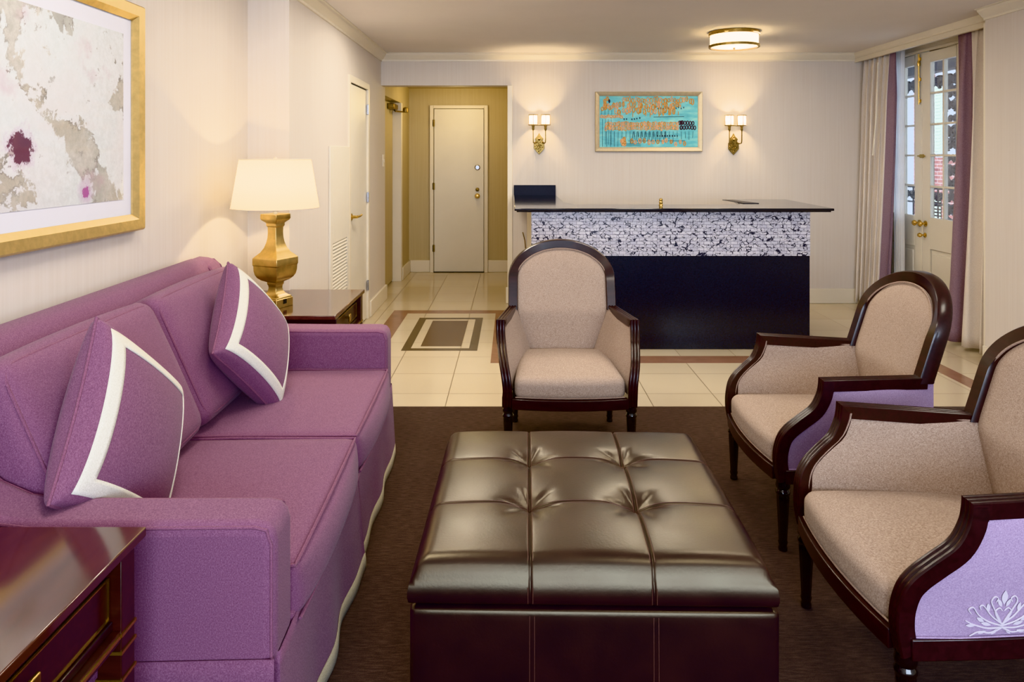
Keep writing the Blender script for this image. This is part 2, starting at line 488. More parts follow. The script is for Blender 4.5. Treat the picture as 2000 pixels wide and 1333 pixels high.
mb = MB().box(XL-.15, XC, YP, 5.70, 0, ZC).box(XL-.15, XC, 5.70, 6.40, 2.03, ZC).box(XL-.15, XC, 6.40, YC, 0, ZC).box(XL-.15, XC-.1, 5.70, 6.40, 0, 2.03)
struct('wall_closet', mb, M['wall'], 'projecting wall with closet door beside the lamp', 'wall')
mb = MB().box(XC, -.045, YB, YB+.17, 2.139, ZC).box(-.045, 3.75, YB, YB+.17, 0, ZC)
struct('wall_back', mb, M['wall'], 'far wall with sconces and turquoise painting above the desk', 'wall')
# passage
mb = MB().box(-1.5, .2, 9.0, 9.0+.12, 0, 2.35)
struct('wall_hall_back', mb, M['wall_hall'], 'end wall of the entry passage', 'wall')
mb = MB().box(-1.5, XC, 8.33, 9.0, 0, 2.35).box(-1.6, -1.40, YC, 8.33, 0, 2.35).box(-1.5, XC, YC, 8.33, 2.06, 2.35)
struct('wall_hall_left', mb, M['wall_hall'], 'side wall of the entry passage with door recess', 'wall')
struct('wall_hall_right', MB().box(.03, .15, YB+.17, 9.0, 0, 2.35), M['wall_hall'], 'side wall of the entry passage near the desk', 'wall')
# right side
mb = MB().box(XN, XW+.15, YF, YN, 0, ZC)
struct('wall_right', mb, M['wall'], 'beige wall section right of the drapes', 'wall')
mb = MB().box(XW, XW+.12, YN, 5.72, 0, ZC).box(XW, XW+.12, 6.98, YB, 0, ZC).box(XW, XW+.12, 5.72, 6.98, 2.37, ZC)
struct('wall_balcony', mb, M['trim'], 'wall around the glazed balcony doors', 'wall')

mb = MB().box(XL-.15, XW+.15, YF-.12, YF, 0, .8).box(XL-.15, XW+.15, YF-.12, YF, 2.25, ZC).box(XL-.15, -.9, YF-.12, YF, .8, 2.25).box(2.9, XW+.15, YF-.12, YF, .8, 2.25)
struct('wall_front', mb, M['wall'], 'wall behind the viewpoint with a wide window', 'wall')

# crown mouldings
crown = [(0, 0), (0, -.075), (.012, -.075), (.014, -.06), (.03, -.05), (.045, -.03), (.055, -.022), (.06, -.008), (.075, -.006), (.075, 0)]
def crown_run(name, p0, p1, inward, label):
    d = (Vector(p1) - Vector(p0)).normalized(); inn = Vector(inward)
    vs = []; m = len(crown)
    for p in (Vector(p0), Vector(p1)):
        for (o_, z) in crown: vs.append(p + inn*o_ + Vector((0, 0, z)))
    fs = [(q, (q+1) % m, m+(q+1) % m, m+q) for q in range(m)] + [tuple(range(m-1, -1, -1)), tuple(range(m, 2*m))]
    struct(name, MB().add(vs, fs), M['trim'], label, 'moulding', angle=25)
crown_run('trim_crown_closet', (XC, YP, ZC), (XC, YB, ZC), (1, 0, 0), 'crown moulding along the closet wall')
crown_run('trim_crown_back', (XC, YB, ZC), (XR, YB, ZC), (0, -1, 0), 'crown moulding across the far wall')
crown_run('trim_crown_right', (XN, YF, ZC), (XN, YN, ZC), (-1, 0, 0), 'crown moulding on the wall right of the drapes')
crown_run('trim_crown_left', (XL, YF, ZC), (XL, YP, ZC), (1, 0, 0), 'crown moulding above the sofa wall')
# pelmet over the drapes
pel = [(0, 0), (0, .05), (-.012, .055), (-.018, .08), (-.034, .095), (-.034, .09), (0.03, .09), (.03, 0)]
vs = []
for y in (YN+.002, YB-.002):
    for (o_, z) in [(0, 2.362), (0, 2.40), (-.012, 2.403), (-.014, 2.415), (-.028, 2.43), (-.035, 2.4495), (.03, 2.4495), (.03, 2.362)]: vs.append((XR + o_, y, z))
m = 8
struct('trim_pelmet', MB().add(vs, [(q, (q+1) % m, m+(q+1) % m, m+q) for q in range(m)] + [tuple(range(m-1, -1, -1)), tuple(range(m, 2*m))]), M['trim'], 'moulded pelmet board above the drapes', 'pelmet', angle=25)
# baseboards
def base(name, x0, x1, y0, y1, label, h=.145):
    struct(name, MB().box(x0, x1, y0, y1, 0, h), M['trim'], label, 'baseboard', bevel=.006)
base('baseboard_closet', XC, XC+.024, 6.47, YC, 'baseboard beside the closet door')
base('baseboard_back', 0.05, 3.42, YB-.022, YB, 'baseboard along the far wall')
base('baseboard_right', XN-.022, XN, YF, YN, 'baseboard on the wall right of the drapes', .145)
base('baseboard_hall_left', XC, XC+.02, 8.40, 8.998, 'baseboard in the entry passage by the recess', .15)
mb = MB().box(XC+.02, -1.02, 8.978, 9.0, 0, .15).box(-.30, .03, 8.978, 9.0, 0, .15)
struct('baseboard_hall_back', mb, M['trim'], 'baseboard either side of the entry door', 'baseboard', bevel=.006)
# opening jamb trim
mb = MB().box(-.045, .005, YB-.014, YB, .16, 2.139)
struct('trim_opening', mb, M['trim'], 'narrow painted trim on the passage opening', 'trim', bevel=.004)
struct('trim_plinth', MB().box(-.06, .012, YB-.03, YB, 0, .16), M['trim'], 'plinth block under the passage opening trim', 'trim', bevel=.006)
# recess casing
struct('trim_recess', MB().box(-1.385, XC+.012, 8.315, 8.40, 0, 2.06), M['trim'], 'white casing of the passage door recess', 'trim', bevel=.004)

# floor inlays
E_ = .0012
def flat(mb, x0, x1, y0, y1, z=E_): return mb.box(x0, x1, y0, y1, 0, z)
mb = MB(); flat(mb, -1.10, -.01, 6.62, 6.75); flat(mb, -1.10, -.956, 4.14, 6.62); flat(mb, -.15, -.01, 5.03, 6.62); flat(mb, -.01, 2.97, 5.03, 5.205); flat(mb, 2.85, 2.97, 4.14, 5.03)
struct('trim_floor_border', mb, M['strip'], 'reddish brown tile border strip in the cream floor', 'floor border', smooth=False)
mb = MB(); flat(mb, -.823, -.258, 5.35, 5.415); flat(mb, -.823, -.258, 6.384, 6.44); flat(mb, -.823, -.759, 5.415, 6.384); flat(mb, -.322, -.258, 5.415, 6.384)
struct('trim_floor_frame', mb, M['inlay_dark'], 'dark rectangular outline inlaid in the tile floor', 'floor inlay', smooth=False)
mb = MB(); flat(mb, -.693, -.386, 5.475, 6.326)
struct('trim_floor_panel', mb, M['inlay_mid'], 'solid brown panel inside the dark floor outline', 'floor inlay', smooth=False)

# ------------------------------------------------------------------ doors
def hinge(parent, x, y, z, mat, axis):
    mb = MB().lathe([(.006, -.045), (.006, .045)], (x, y, z), 10)
    if axis == 'x': mb.box(x-.012, x+.0, y-.014, y+.014, z-.042, z+.042)
    else: mb.box(x-.014, x+.014, y, y+.012, z-.042, z+.042)
    obj('hinge', mb, mat, parent, world=True)
# entry door
d1 = struct_root('door_1', (-.66, 8.99, 0), 'cream flush entry door at the end of the passage', 'door')
obj('door_slab', MB().box(-.968, -.352, 8.968, 8.995, .008, 2.03), M['door'], d1, world=True, bevel=.003)
mb = MB().box(-1.02, -.975, 8.955, 9.0, 0, 2.075).box(-.345, -.30, 8.955, 9.0, 0, 2.075).box(-.975, -.345, 8.955, 9.0, 2.036, 2.075)
obj('door_frame', mb, M['trim'], d1, world=True, bevel=.003)
obj('threshold', MB().box(-.975, -.345, 8.95, 9.0, 0, .007), M['darkslot'], d1, world=True)
for z in (1.855, 1.07, .30): hinge(d1, -.972, 8.955, z, M['bronze'], 'y')
kx = -.43
obj('door_knob', MB().lathe([(.032, 0), (.032, -.006), (.012, -.012), (.011, -.035), (.024, -.045), (.029, -.06), (.022, -.075), (.004, -.079)], (kx, 8.968, .95), 24, axis='y'), M['brass'], d1, world=True)
obj('deadbolt', MB().lathe([(.024, 0), (.022, -.012), (.012, -.016), (.002, -.017)], (kx, 8.968, 1.03), 20, axis='y'), M['bronze'], d1, world=True)
obj('door_viewer', MB().lathe([(.036, 0), (.034, -.008), (.024, -.011), (.022, -.006), (.004, -.006)], (kx, 8.968, 1.305), 24, axis='y'), M['steel'], d1, world=True)
# closet door
d2 = struct_root('door_2', (XC, 6.05, 0), 'white closet door with lever handle and steel hinges', 'door')
obj('door_slab', MB().box(XC-.035, XC-.004, 5.708, 6.392, .008, 2.025), M['door'], d2, world=True, bevel=.003)
mb = MB().box(XC-.03, XC+.014, 5.645, 5.702, 0, 2.085).box(XC-.03, XC+.014, 6.398, 6.455, 0, 2.085).box(XC-.03, XC+.014, 5.702, 6.398, 2.03, 2.085)
obj('door_frame', mb, M['trim'], d2, world=True, bevel=.003)
for z in (1.857, 1.08, .30): hinge(d2, XC+.012, 6.395, z, M['steel'], 'x')
mb = MB().lathe([(.028, 0), (.028, .006), (.014, .01), (.011, .045), (.013, .05)], (XC-.004, 5.79, .955), 20, axis='x')
mb.tube([(XC+.042, 5.79, .955), (XC+.046, 5.83, .956), (XC+.048, 5.88, .955), (XC+.052, 5.92, .962)], lambda t: .011 - .003*t, 10)
obj('lever_handle', mb, M['brass'], d2, world=True)
# access panel with louvre
ap = thing('access_panel', 'low white wall panel with slatted vent behind the brass lamp', 'wall panel', (XC, 5.35, 0))
mb = MB().box(XC, XC+.016, 5.05, 5.118, 0.15, 1.515).box(XC, XC+.016, 5.565, 5.63, .15, 1.515).box(XC, XC+.016, 5.118, 5.565, .82, 1.515).box(XC, XC+.016, 5.118, 5.565, .15, .25)
obj('panel_board', mb, M['door'], ap, world=True, bevel=.003)
mb = MB().box(XC, XC+.003, 5.118, 5.565, .25, .82)
obj('vent_back', mb, M['door'], ap, world=True)
mb = MB()
for k in range(23):
    z = .26 + k*.0245
    mb.add([(XC+.002, 5.12, z+.016), (XC+.015, 5.12, z), (XC+.015, 5.563, z), (XC+.002, 5.563, z+.016), (XC+.002, 5.12, z+.021), (XC+.016, 5.12, z+.006), (XC+.016, 5.563, z+.006), (XC+.002, 5.563, z+.021)],
           [(0,1,2,3),(4,7,6,5),(0,4,5,1),(1,5,6,2),(2,6,7,3),(3,7,4,0)])
obj('vent_grille', mb, M['door'], ap, world=True, smooth=False)
sw = obj('light_switch', MB().box(XC, XC+.008, 7.16, 7.24, 1.34, 1.46).box(XC+.008, XC+.014, 7.19, 7.21, 1.385, 1.415), M['trim'], None, bevel=.002)
tag(sw, 'small white light switch plate at the passage corner', 'light switch')
# recess door + closer
d5 = struct_root('door_5', (-1.40, 7.8, 0), 'flush door in the recess of the entry passage', 'door')
obj('door_slab', MB().box(-1.40, -1.375, YC+.02, 8.31, .02, 2.04), M['wall_hall'], d5, world=True, bevel=.003)
dc = thing('door_closer', 'aged metal door closer above the recessed passage door', 'door closer', (-1.33, 8.15, 1.98))
obj('closer_body', MB().box(-1.375, -1.30, 7.95, 8.24, 1.97, 2.03), M['bronze'], dc, world=True, bevel=.01)
obj('closer_arm', MB().tube([(-1.33, 8.15, 1.965), (-1.31, 8.1, 1.95), (-1.22, 8.28, 1.95)], .008, 8), M['bronze'], dc, world=True)
obj('closer_bracket', MB().lathe([(.03, 0), (.034, .02), (.03, .05), (.012, .06)], (-1.22, 8.27, 1.945), 14), M['bronze'], dc, world=True)

# French doors
def leaf(name, y0, y1, label, fast):
    """leaf from y0 (near) to y1 (far)"""
    r = struct_root(name, (XW, (y0+y1)/2, 0), label, 'glazed door')
    g0, g1 = y0 + .115, y1 - .115
    zg0, zg1 = .913, 2.255
    X0, X1 = XW+.005, XW+.045
    mb = MB().box(X0, X1, y0, g0, .01, 2.35).box(X0, X1, g1, y1, .01, 2.35).box(X0, X1, g0, g1, zg1, 2.35).box(X0, X1, g0, g1, .64, zg0).box(X0, X1, g0, g1, .01, .22).box(X0+.014, X1-.01, g0, g1, .22, .64)
    obj('door_frame', mb, M['door'], r, world=True, bevel=.004)
    obj('lower_panel', MB().box(X0+.004, X0+.02, g0+.035, g1-.035, .255, .605), M['door'], r, world=True, bevel=.012)
    mb = MB()
    for k in range(1, 5):
        z = zg0 + (zg1-zg0)*k/5; mb.box(X0+.004, X1-.004, g0, g1, z-.009, z+.009)
    ym = (g0+g1)/2; mb.box(X0+.003, X1-.003, ym-.010, ym+.010, zg0, zg1)
    obj('glazing_bars', mb, M['door'], r, world=True, bevel=.003)
    obj('window_glass', MB().box(X0+.018, X0+.021, g0, g1, zg0, zg1), M['glass'], r, world=True)
    return r
YS = 6.345
d3 = leaf('door_3', YS-.605, YS-.002, 'glazed balcony door leaf nearer the right drape', 0)
d4 = leaf('door_4', YS+.002, YS+.615, 'glazed balcony door leaf beside the window sheer', 1)
def bknob(parent, y, z, s=1):
    obj('door_knob', MB().lathe([(.026*s, 0), (.026*s, -.006), (.010*s, -.01), (.009*s, -.03), (.022*s, -.04), (.026*s, -.052), (.018*s, -.064), (.003, -.067)], (XW+.005, y, z), 20, axis='x'), M['brass'], parent, world=True)
bknob(d3, YS-.055, .855); bknob(d4, YS+.035, .855); bknob(d3, YS-.05, .755, .8)
mb = MB().tube([(XW-.008, YS+.03, 1.90), (XW-.008, YS+.03, 2.345)], .007, 8)
for z in (1.93, 2.12, 2.30): mb.box(XW-.006, XW+.005, YS+.012, YS+.048, z-.014, z+.014)
mb.lathe([(.012, 0), (.014, .02), (.01, .045)], (XW-.008, YS+.03, 2.24), 10)
obj('surface_bolt', mb, M['brass'], d4, world=True)
mb = MB().box(XW-.002, XW+.005, YS-.03, YS+.03, 1.43, 1.46).tube([(XW-.006, YS+.05, 1.445), (XW-.006, YS-.06, 1.445)], .006, 8)
obj('latch', mb, M['brass'], d3, world=True)
mb = MB().box(XW-.01, XW+.06, 5.72, YS-.608, 0, 2.37).box(XW-.01, XW+.06, YS+.618, 6.98, 0, 2.37).box(XW-.02, XW+.06, 5.72, 6.98, 2.355, 2.375)
struct('trim_balcony_frame', mb, M['trim'], 'painted frame around the balcony doors', 'door frame', bevel=.003)
mb = MB().box(XN+.002, XN+.06, YN, YN+.025, 0, 2.36)
struct('trim_alcove_edge', mb, M['trim'], 'narrow trim at the drape alcove edge', 'trim', bevel=.004)

# ------------------------------------------------------------------ drapes
def drape(name, label, y0, y1, bandfrac, band_at_low_y, flare, folds, xbase, z0=.03, z1=2.40, band_w=.1):
    """hung panel; leading edge at y0 if band_at_low_y"""
    t = thing(name, label, 'drape', (xbase, (y0+y1)/2, z0))
    def pt(u, v):
        # u along width (0 = leading edge), v height
        a = y0 + (y1-y0)*u
        z = z0 + (z1-z0)*v
        pinch = .45 + .55*min(1, (1-v)*6)
        ph = u*folds*2*PI
        amp = (.032 + .018*(1-v)) * pinch
        x = xbase + amp*math.sin(ph + .6*math.sin(v*2.2+u*5)) - flare[0]*(1-v)**1.5
        y = a + .010*math.sin(ph*2+1) + flare[1]*(1-v)**1.3*(1-u) 
        return (x, y, z)
    nb = 28
    mb = MB().grid(lambda u, v: pt(bandfrac + (1-bandfrac)*u, v), 150, nb)
    main = obj('drape_panel', mb, M['drape'], t, world=True, angle=80)
    mb = MB().grid(lambda u, v: pt(bandfrac*u, v), 24, nb)
    b = obj('edge_band', mb, M['drape_band'], t, world=True, angle=80); b['label'] = 'mauve leading edge band'
    for o in (main, b):
        s = o.modifiers.new('solid', 'SOLIDIFY'); s.thickness = .003
    return t
dl = drape('drape', 'cream drape with mauve edge beside the far wall', 6.47, 7.05, .10, True, (.045, .10), 6.2, 3.43)
dr = drape('drape', 'cream drape with mauve edge against the right wall section', 5.535, 5.10, .36, True, (.03, .10), 3.2, 3.42)
obj('draw_wand', MB().tube([(3.345, 6.60, 2.30), (3.33, 6.59, 1.85), (3.28, 6.565, 1.45)], .005, 8), M['pull'], dl, world=True)
sh = obj('sheer_curtain', MB().grid(lambda u, v: (3.50 + .014*math.sin(u*26+.4*v) , 6.45 + .15*u, .04 + 2.35*v), 60, 12), M['sheer'], None, angle=80)
tag(sh, 'white sheer hanging beside the far drape over the glass', 'sheer curtain')

# ------------------------------------------------------------------ outside
bal = struct('floor_balcony', MB().box(3.75, 5.3, 3, 14, -.12, -.02), M['deck'], 'balcony floor outside the glazed doors', 'balcony')
rl = thing('balcony_railing', 'black cast iron scroll railing on the balcony outside', 'railing', (4.9, 8.4, 0))
for (za_, zb2_) in ((1.06, 1.10), (.88, .90), (.40, .43), (.08, .11)):
    obj('rail', MB().box(4.885, 4.915, 6.4, 11.5, za_, zb2_), M['iron'], rl, world=True)
for yy in (6.42, 9.0, 11.48):
    obj('rail_post', MB().box(4.88, 4.92, yy-.02, yy+.02, -.02, 1.10), M['iron'], rl, world=True)
def scroll(mb, y, z, s, X, r=.012):
    for sg in (-1, 1):
        pts = []
        for k in range(26):
            a = k/25*1.7*2*PI; rr = s*(.08 + .5*k/25)
            pts.append((X, y + sg*(s*.42 - rr*math.cos(a)*.8), z + rr*math.sin(a)))
        mb.tube(pts, r, 5)
mb = MB()
for k in range(18):
    y = 7.2 + k*.17
    for z in (.98, .65, .25): scroll(mb, y, z, .085 if z > .9 else .15, 4.9, .013)
    mb.tube([(4.9, y+.085, .1), (4.9, y+.085, 1.06)], .011, 5)
obj('scrollwork', mb, M['iron'], rl, world=True)
po = thing('lattice_post', 'tall lacy black iron balcony post seen through glass', 'iron post', (4.9, 8.05, 0))
for yy in (7.93, 8.15):
    obj('post_bar', MB().box(4.885, 4.915, yy, yy+.025, -.02, 2.42), M['iron'], po, world=True)
mb = MB()
for k in range(16):
    scroll(mb, 8.05 + (.012 if k % 2 else -.02), .1+k*.147, .085 + .03*((k*7) % 3), 4.9, .011 + .004*(k % 3))
    if k % 3 == 1: mb.tube([(4.9, 7.95, .06+k*.147), (4.9, 8.15, .20+k*.147)], .009, 5).tube([(4.9, 8.15, .06+k*.147), (4.9, 7.95, .20+k*.147)], .009, 5)
    if k % 4 == 2: mb.lathe([(.03, -.01), (.045, 0), (.03, .01)], (4.9, 8.05, .17+k*.147), 8, axis='x')
obj('post_scrolls', mb, M['iron'], po, world=True)
fr = thing('iron_frieze', 'dark lacy iron frieze and gallery beam above the balcony', 'frieze', (4.9, 8.4, 2.2))
obj('beam', MB().box(4.8, 5.0, 6, 13, 2.42, 2.8), M['iron'], fr, world=True)
mb = MB()
for k in range(22): scroll(mb, 7.0 + k*.17, 2.30, .13, 4.9, .02)
obj('frieze_scrolls', mb, M['iron'], fr, world=True)
bd = thing('neighbour_building', 'bright building across the street seen through the glass', 'building', (9.0, 15.5, 0))
obj('brick_wall', MB().box(9.0, 9.2, 14.6, 15.6, -4, 1.42), M['brick'], bd, world=True)
obj('brick_pier', MB().box(8.9, 9.2, 15.84, 15.99, -4, 5), M['brick'], bd, world=True)
obj('brick_pier', MB().box(8.98, 9.2, 15.43, 15.52, 1.42, 5), M['brick'], bd, world=True)
obj('pale_wall', MB().box(9.05, 9.25, 12.0, 20.0, -4, 5), M['white_build'], bd, world=True)
for (y, z) in ((15.12, 1.5), (15.12, -.9), (16.9, 1.0), (17.6, 1.0), (14.2, 1.5)):
    mb = MB().box(9.0, 9.06, y, y+.26, z, z+1.5)
    for k in range(20): mb.box(8.985, 9.0, y+.03, y+.23, z+.05+k*.07, z+.09+k*.07)
    obj('shutter', mb, M['green_shut'], bd, world=True)

# ------------------------------------------------------------------ reception desk
dk = thing('reception_desk', 'reception desk with white mosaic front and black lower panel', 'reception desk', (1.2, 5.5, 0))
YD = 5.385
obj('mosaic_panel', MB().box(.145, 2.224, YD, YD+.05, .699, 1.034), M['mosaic'], dk, world=True)
obj('base_panel', MB().box(.147, 2.222, YD+.004, YD+.05, 0.002, .699), M['blackpanel'], dk, world=True)
obj('side_panel', MB().box(.145, .175, YD+.05, YB-.024, 0.002, 1.034), M['trim'], dk, world=True)
obj('side_panel', MB().box(2.195, 2.224, YD+.05, 6.33, .002, 1.034), M['trim'], dk, world=True)
poly = [(.018, 5.25), (2.345, 5.25), (2.42, 6.38), (1.945, 6.38), (1.80, 5.70), (.50, 5.70), (.43, 6.0), (.43, YB-.002), (.018, YB-.002)]
# worktop: slab with stepped lower edge
obj('worktop', MB().prism(poly, 'z', 1.044, 1.062), M['granite'], dk, world=True, bevel=.004)
poly2 = [(.034, 5.268), (2.33, 5.268), (2.40, 6.365), (1.96, 6.365), (1.81, 5.685), (.49, 5.685), (.415, 6.0), (.415, YB-.004), (.034, YB-.004)]
obj('worktop_edge', MB().prism(poly2, 'z', 1.034, 1.044), M['granite'], dk, world=True, bevel=.003)
obj('splash_panel', MB().box(.018, .427, YB-.024, YB-.002, 1.062, 1.16), M['splash'], dk, world=True)
ob = thing('desk_ornament', 'tiny brass ornament on the reception desk top', 'ornament', (1.155, 5.6, 1.062))
obj('body', MB().lathe([(.016, 0), (.016, .006), (.012, .010), (.015, .022), (.014, .03), (.010, .034), (.015, .041), (.013, .05), (.005, .055)], (1.155, 5.6, 1.062), 18), M['brass'], ob, world=True)
fo = thing('flat_folder', 'thin dark folder lying on the desk end', 'folder', (1.86, 6.0, 1.062), math.radians(0))
mb = MB().add([(1.82, 6.25, 1.062), (1.90, 6.25, 1.062), (1.985, 5.80, 1.062), (1.86, 5.80, 1.062), (1.82, 6.25, 1.067), (1.90, 6.25, 1.067), (1.985, 5.80, 1.067), (1.86, 5.80, 1.067)],
              [(0,3,2,1),(4,5,6,7),(0,1,5,4),(1,2,6,5),(2,3,7,6),(3,0,4,7)])
obj('cover', mb, M['folder'], fo, world=True, bevel=.001)
cb = obj('wall_cable', MB().tube([(.105, 7.06, .70), (.125, 7.05, .62), (.14, 7.03, .45), (.142, 6.9, .3), (.12, 6.95, .01)], .005, 6), M['bronze'], None)
tag(cb, 'thin tan cable hanging at the desk side by the passage', 'cable')

# ------------------------------------------------------------------ turquoise painting
pt = thing('painting', 'turquoise abstract painting in pale frame above the desk', 'painting', (1.3375, YB-.002, 1.78))
x0, x1, z0, z1 = .815, 1.862, 1.49, 2.075
fw = .042
mb = MB()
prof = [(0, 0), (0, .028), (.006, .034), (fw-.012, .026), (fw, .018), (fw, 0)]
def picture_frame(x0, x1, z0, z1, prof, place):
    """mitred rectangular frame; place(a,b,h)->xyz with a,b in the picture plane, h out of the wall"""
    mb = MB(); m = len(prof); vs = []
    for (cx, cz, sx, sz) in ((x0, z0, 1, 1), (x1, z0, -1, 1), (x1, z1, -1, -1), (x0, z1, 1, -1)):
        for (i, h) in prof: vs.append(place(cx + sx*i, cz + sz*i, h))
    fs = []
    for c in range(4):
        d = (c+1) % 4
        for q in range(m):
            r = (q+1) % m; fs.append((c*m+q, c*m+r, d*m+r, d*m+q))
    return mb.add(vs, fs)
pl = lambda a, b, h: (a, YB-.002-h, b)
obj('picture_frame', picture_frame(x0, x1, z0, z1, prof, pl), M['silver_frame'], pt, world=True, angle=25)
cv = obj('canvas', MB().box(x0+fw-.002, x1-fw+.002, YB-.016, YB-.004, z0+fw-.002, z1-fw+.002), M['turq'], pt, world=True)
Yc = YB-.0165
cx0, cx1, cz0, cz1 = x0+fw, x1-fw, z0+fw, z1-fw
def U(u): return cx0 + (cx1-cx0)*u
def Vv(v): return cz1 - (cz1-cz0)*v
def loop(mb, u, v, w, h, r, n=12):
    r *= 1.3
    mb.tube([(U(u)+w*math.cos(2*PI*k/n), Yc-.0005, Vv(v)+h*math.sin(2*PI*k/n)) for k in range(n)], r, 4, closed=True)
def blob(mb, u, v, w, h):
    n = 10; vs = [(U(u)+w*math.cos(2*PI*k/n)*rnd.uniform(.8, 1.15), Yc-.0006, Vv(v)+h*math.sin(2*PI*k/n)*rnd.uniform(.8, 1.15)) for k in range(n)]
    mb.add(vs, [tuple(range(n))])
oc, pe, ink, plum = MB(), MB(), MB(), MB()
J = rnd.uniform
for k in range(24):          # upper looping rows
    loop(oc if k % 4 else pe, min(.985, .25 + k*.0305 + J(-.006, .006)), .09 + J(-.03, .03), .011*J(.7, 1.2), .022*J(.8, 1.3), .0042*J(.7, 1.2))
for k in range(18):
    loop(oc if k % 3 else pe, .18 + k*.036 + J(-.01, .01), .185 + J(-.035, .035), .012*J(.7, 1.2), .024*J(.8, 1.3), .005*J(.7, 1.2))
for k in range(17):
    loop(oc if J(0, 1) < .6 else pe, .17 + k*.036 + J(-.01, .01), .285 + J(-.03, .04), .011*J(.7, 1.2), .027*J(.8, 1.3), .0048*J(.7, 1.2))
for k in range(12): blob(oc if k % 2 else pe, .20 + k*.055 + J(-.02, .02), J(.12, .36), .008, .018)
for k in range(10):
    u = .20 + k*.065 + J(-.02, .02); oc.tube([(U(u), Yc-.0005, Vv(.30)), (U(u+J(-.01, .01)), Yc-.0005, Vv(.36+J(0, .07)))], .004, 5)
for k in range(8): loop(pe if k % 2 else oc, .03 + k*.019, .22 + J(-.05, .04), .010*J(.7, 1.2), .018*J(.7, 1.2), .0045)
for k in range(5): loop(oc, .065 + J(-.02, .02), .05 + .045*k, .010, .016, .005)
for k in range(7): loop(pe, .025 + k*.033, .40 + J(-.01, .01), .012*J(.8, 1.1), .011, .005)
for row in (.545, .625):          # middle band of two looping rows
    for k in range(33):
        loop((pe, oc, pe, pe, oc)[k % 5], .065 + k*.0228 + J(-.004, .004), row + J(-.012, .012), .0095*J(.75, 1.1), .020*J(.8, 1.15), .0036*J(.8, 1.25), 10)
for k in range(16): blob(pe, .07 + k*.046 + J(-.01, .01), .585 + J(-.05, .05), .006, .012)
for row in (.525, .615):          # plum rings at the right of the band
    for k in range(7): loop(plum, .815 + k*.027 + (.018 if row > .55 else 0) if k < 6 else .83, row + J(-.008, .008), .0105, .0185, .0036)
for k in range(9): loop(oc if k % 2 else pe, .235 + J(-.025, .04), .86 + J(-.03, .1), .010, .018, .0055)
for k in range(13): loop(pe if k % 3 else oc, .32 + k*.045 + J(-.01, .01), .915 + J(-.05, .03), .010*J(.7, 1.2), .020*J(.8, 1.2), .0045)
for k in range(24):          # long drips
    u = .03 + k*.04; ln = rnd.uniform(.10, .25) if k > 4 else .30
    ink.tube([(U(u), Yc-.001, Vv(.69)), (U(u+.004*math.sin(k)), Yc-.001, Vv(.69+ln))], .0016, 4)
for k in range(9):          # written looking strokes
    u = .33 + k*.04
    ink.tube([(U(u), Yc-.001, Vv(.88)), (U(u+.012), Yc-.001, Vv(.70)), (U(u+.022), Yc-.001, Vv(.69)), (U(u+.026), Yc-.001, Vv(.80))], .0022, 4)
for k in range(9): blob(ink, .59 + k*.025, .78, .006, .010)
for k in range(12): blob(ink, .57 + k*.026, .235 + rnd.uniform(-.02, .02), .005, .010)
for (u, v) in ((.25, .45), (.275, .45), (.33, .455), (.355, .45), (.38, .44), (.41, .43)): blob(ink, u, v, .007, .009)
blob(ink, .10, .10, .010, .022)
ink.tube([(U(.55), Yc-.001, Vv(.41)), (U(.86), Yc-.001, Vv(.40))], .0024, 4)
ink.tube([(U(.29), Yc-.001, Vv(.88)), (U(.87), Yc-.001, Vv(.875))], .002, 4)
for k in range(3): ink.tube([(U(.22), Yc-.001, Vv(.93+.022*k)), (U(.42), Yc-.001, Vv(.93+.022*k))], .0014, 4)
for k in range(4): ink.tube([(U(.03+.03*k), Yc-.001, Vv(.45)), (U(.03+.03*k), Yc-.001, Vv(.95))], .0014, 4)
for k in range(4): ink.tube([(U(.02+.035*k), Yc-.001, Vv(.27)), (U(.02+.035*k), Yc-.001, Vv(.36))], .0014, 4)
obj('ochre_strokes', oc, M['ochre'], cv, world=True); obj('peach_strokes', pe, M['peach'], cv, world=True)
obj('ink_strokes', ink, M['inkblue'], cv, world=True); obj('plum_strokes', plum, M['plumink'], cv, world=True)

# ------------------------------------------------------------------ large picture on the left wall
lp = thing('framed_print', 'large gold framed abstract print above the sofa', 'picture', (XL+.005, 2.27, 1.6))
pl2 = lambda a, b, h: (XL+.003+h, a, b)
ya, yb, za, zb = 1.50, 2.925, 1.145, 2.045
prof = [(0, 0), (0, .030), (.008, .040), (.045, .036), (.066, .020), (.066, 0)]
obj('picture_frame', picture_frame(ya, yb, za, zb, prof, pl2), M['gold_frame'], lp, world=True, angle=25)
mt = obj('mat_board', MB().box(XL+.006, XL+.016, ya+.06, yb-.06, za+.06, zb-.06), M['mat_board'], lp, world=True)
obj('print_sheet', MB().box(XL+.016, XL+.0175, ya+.13, 2.80, za+.128, zb-.128), M['print'], lp, world=True)

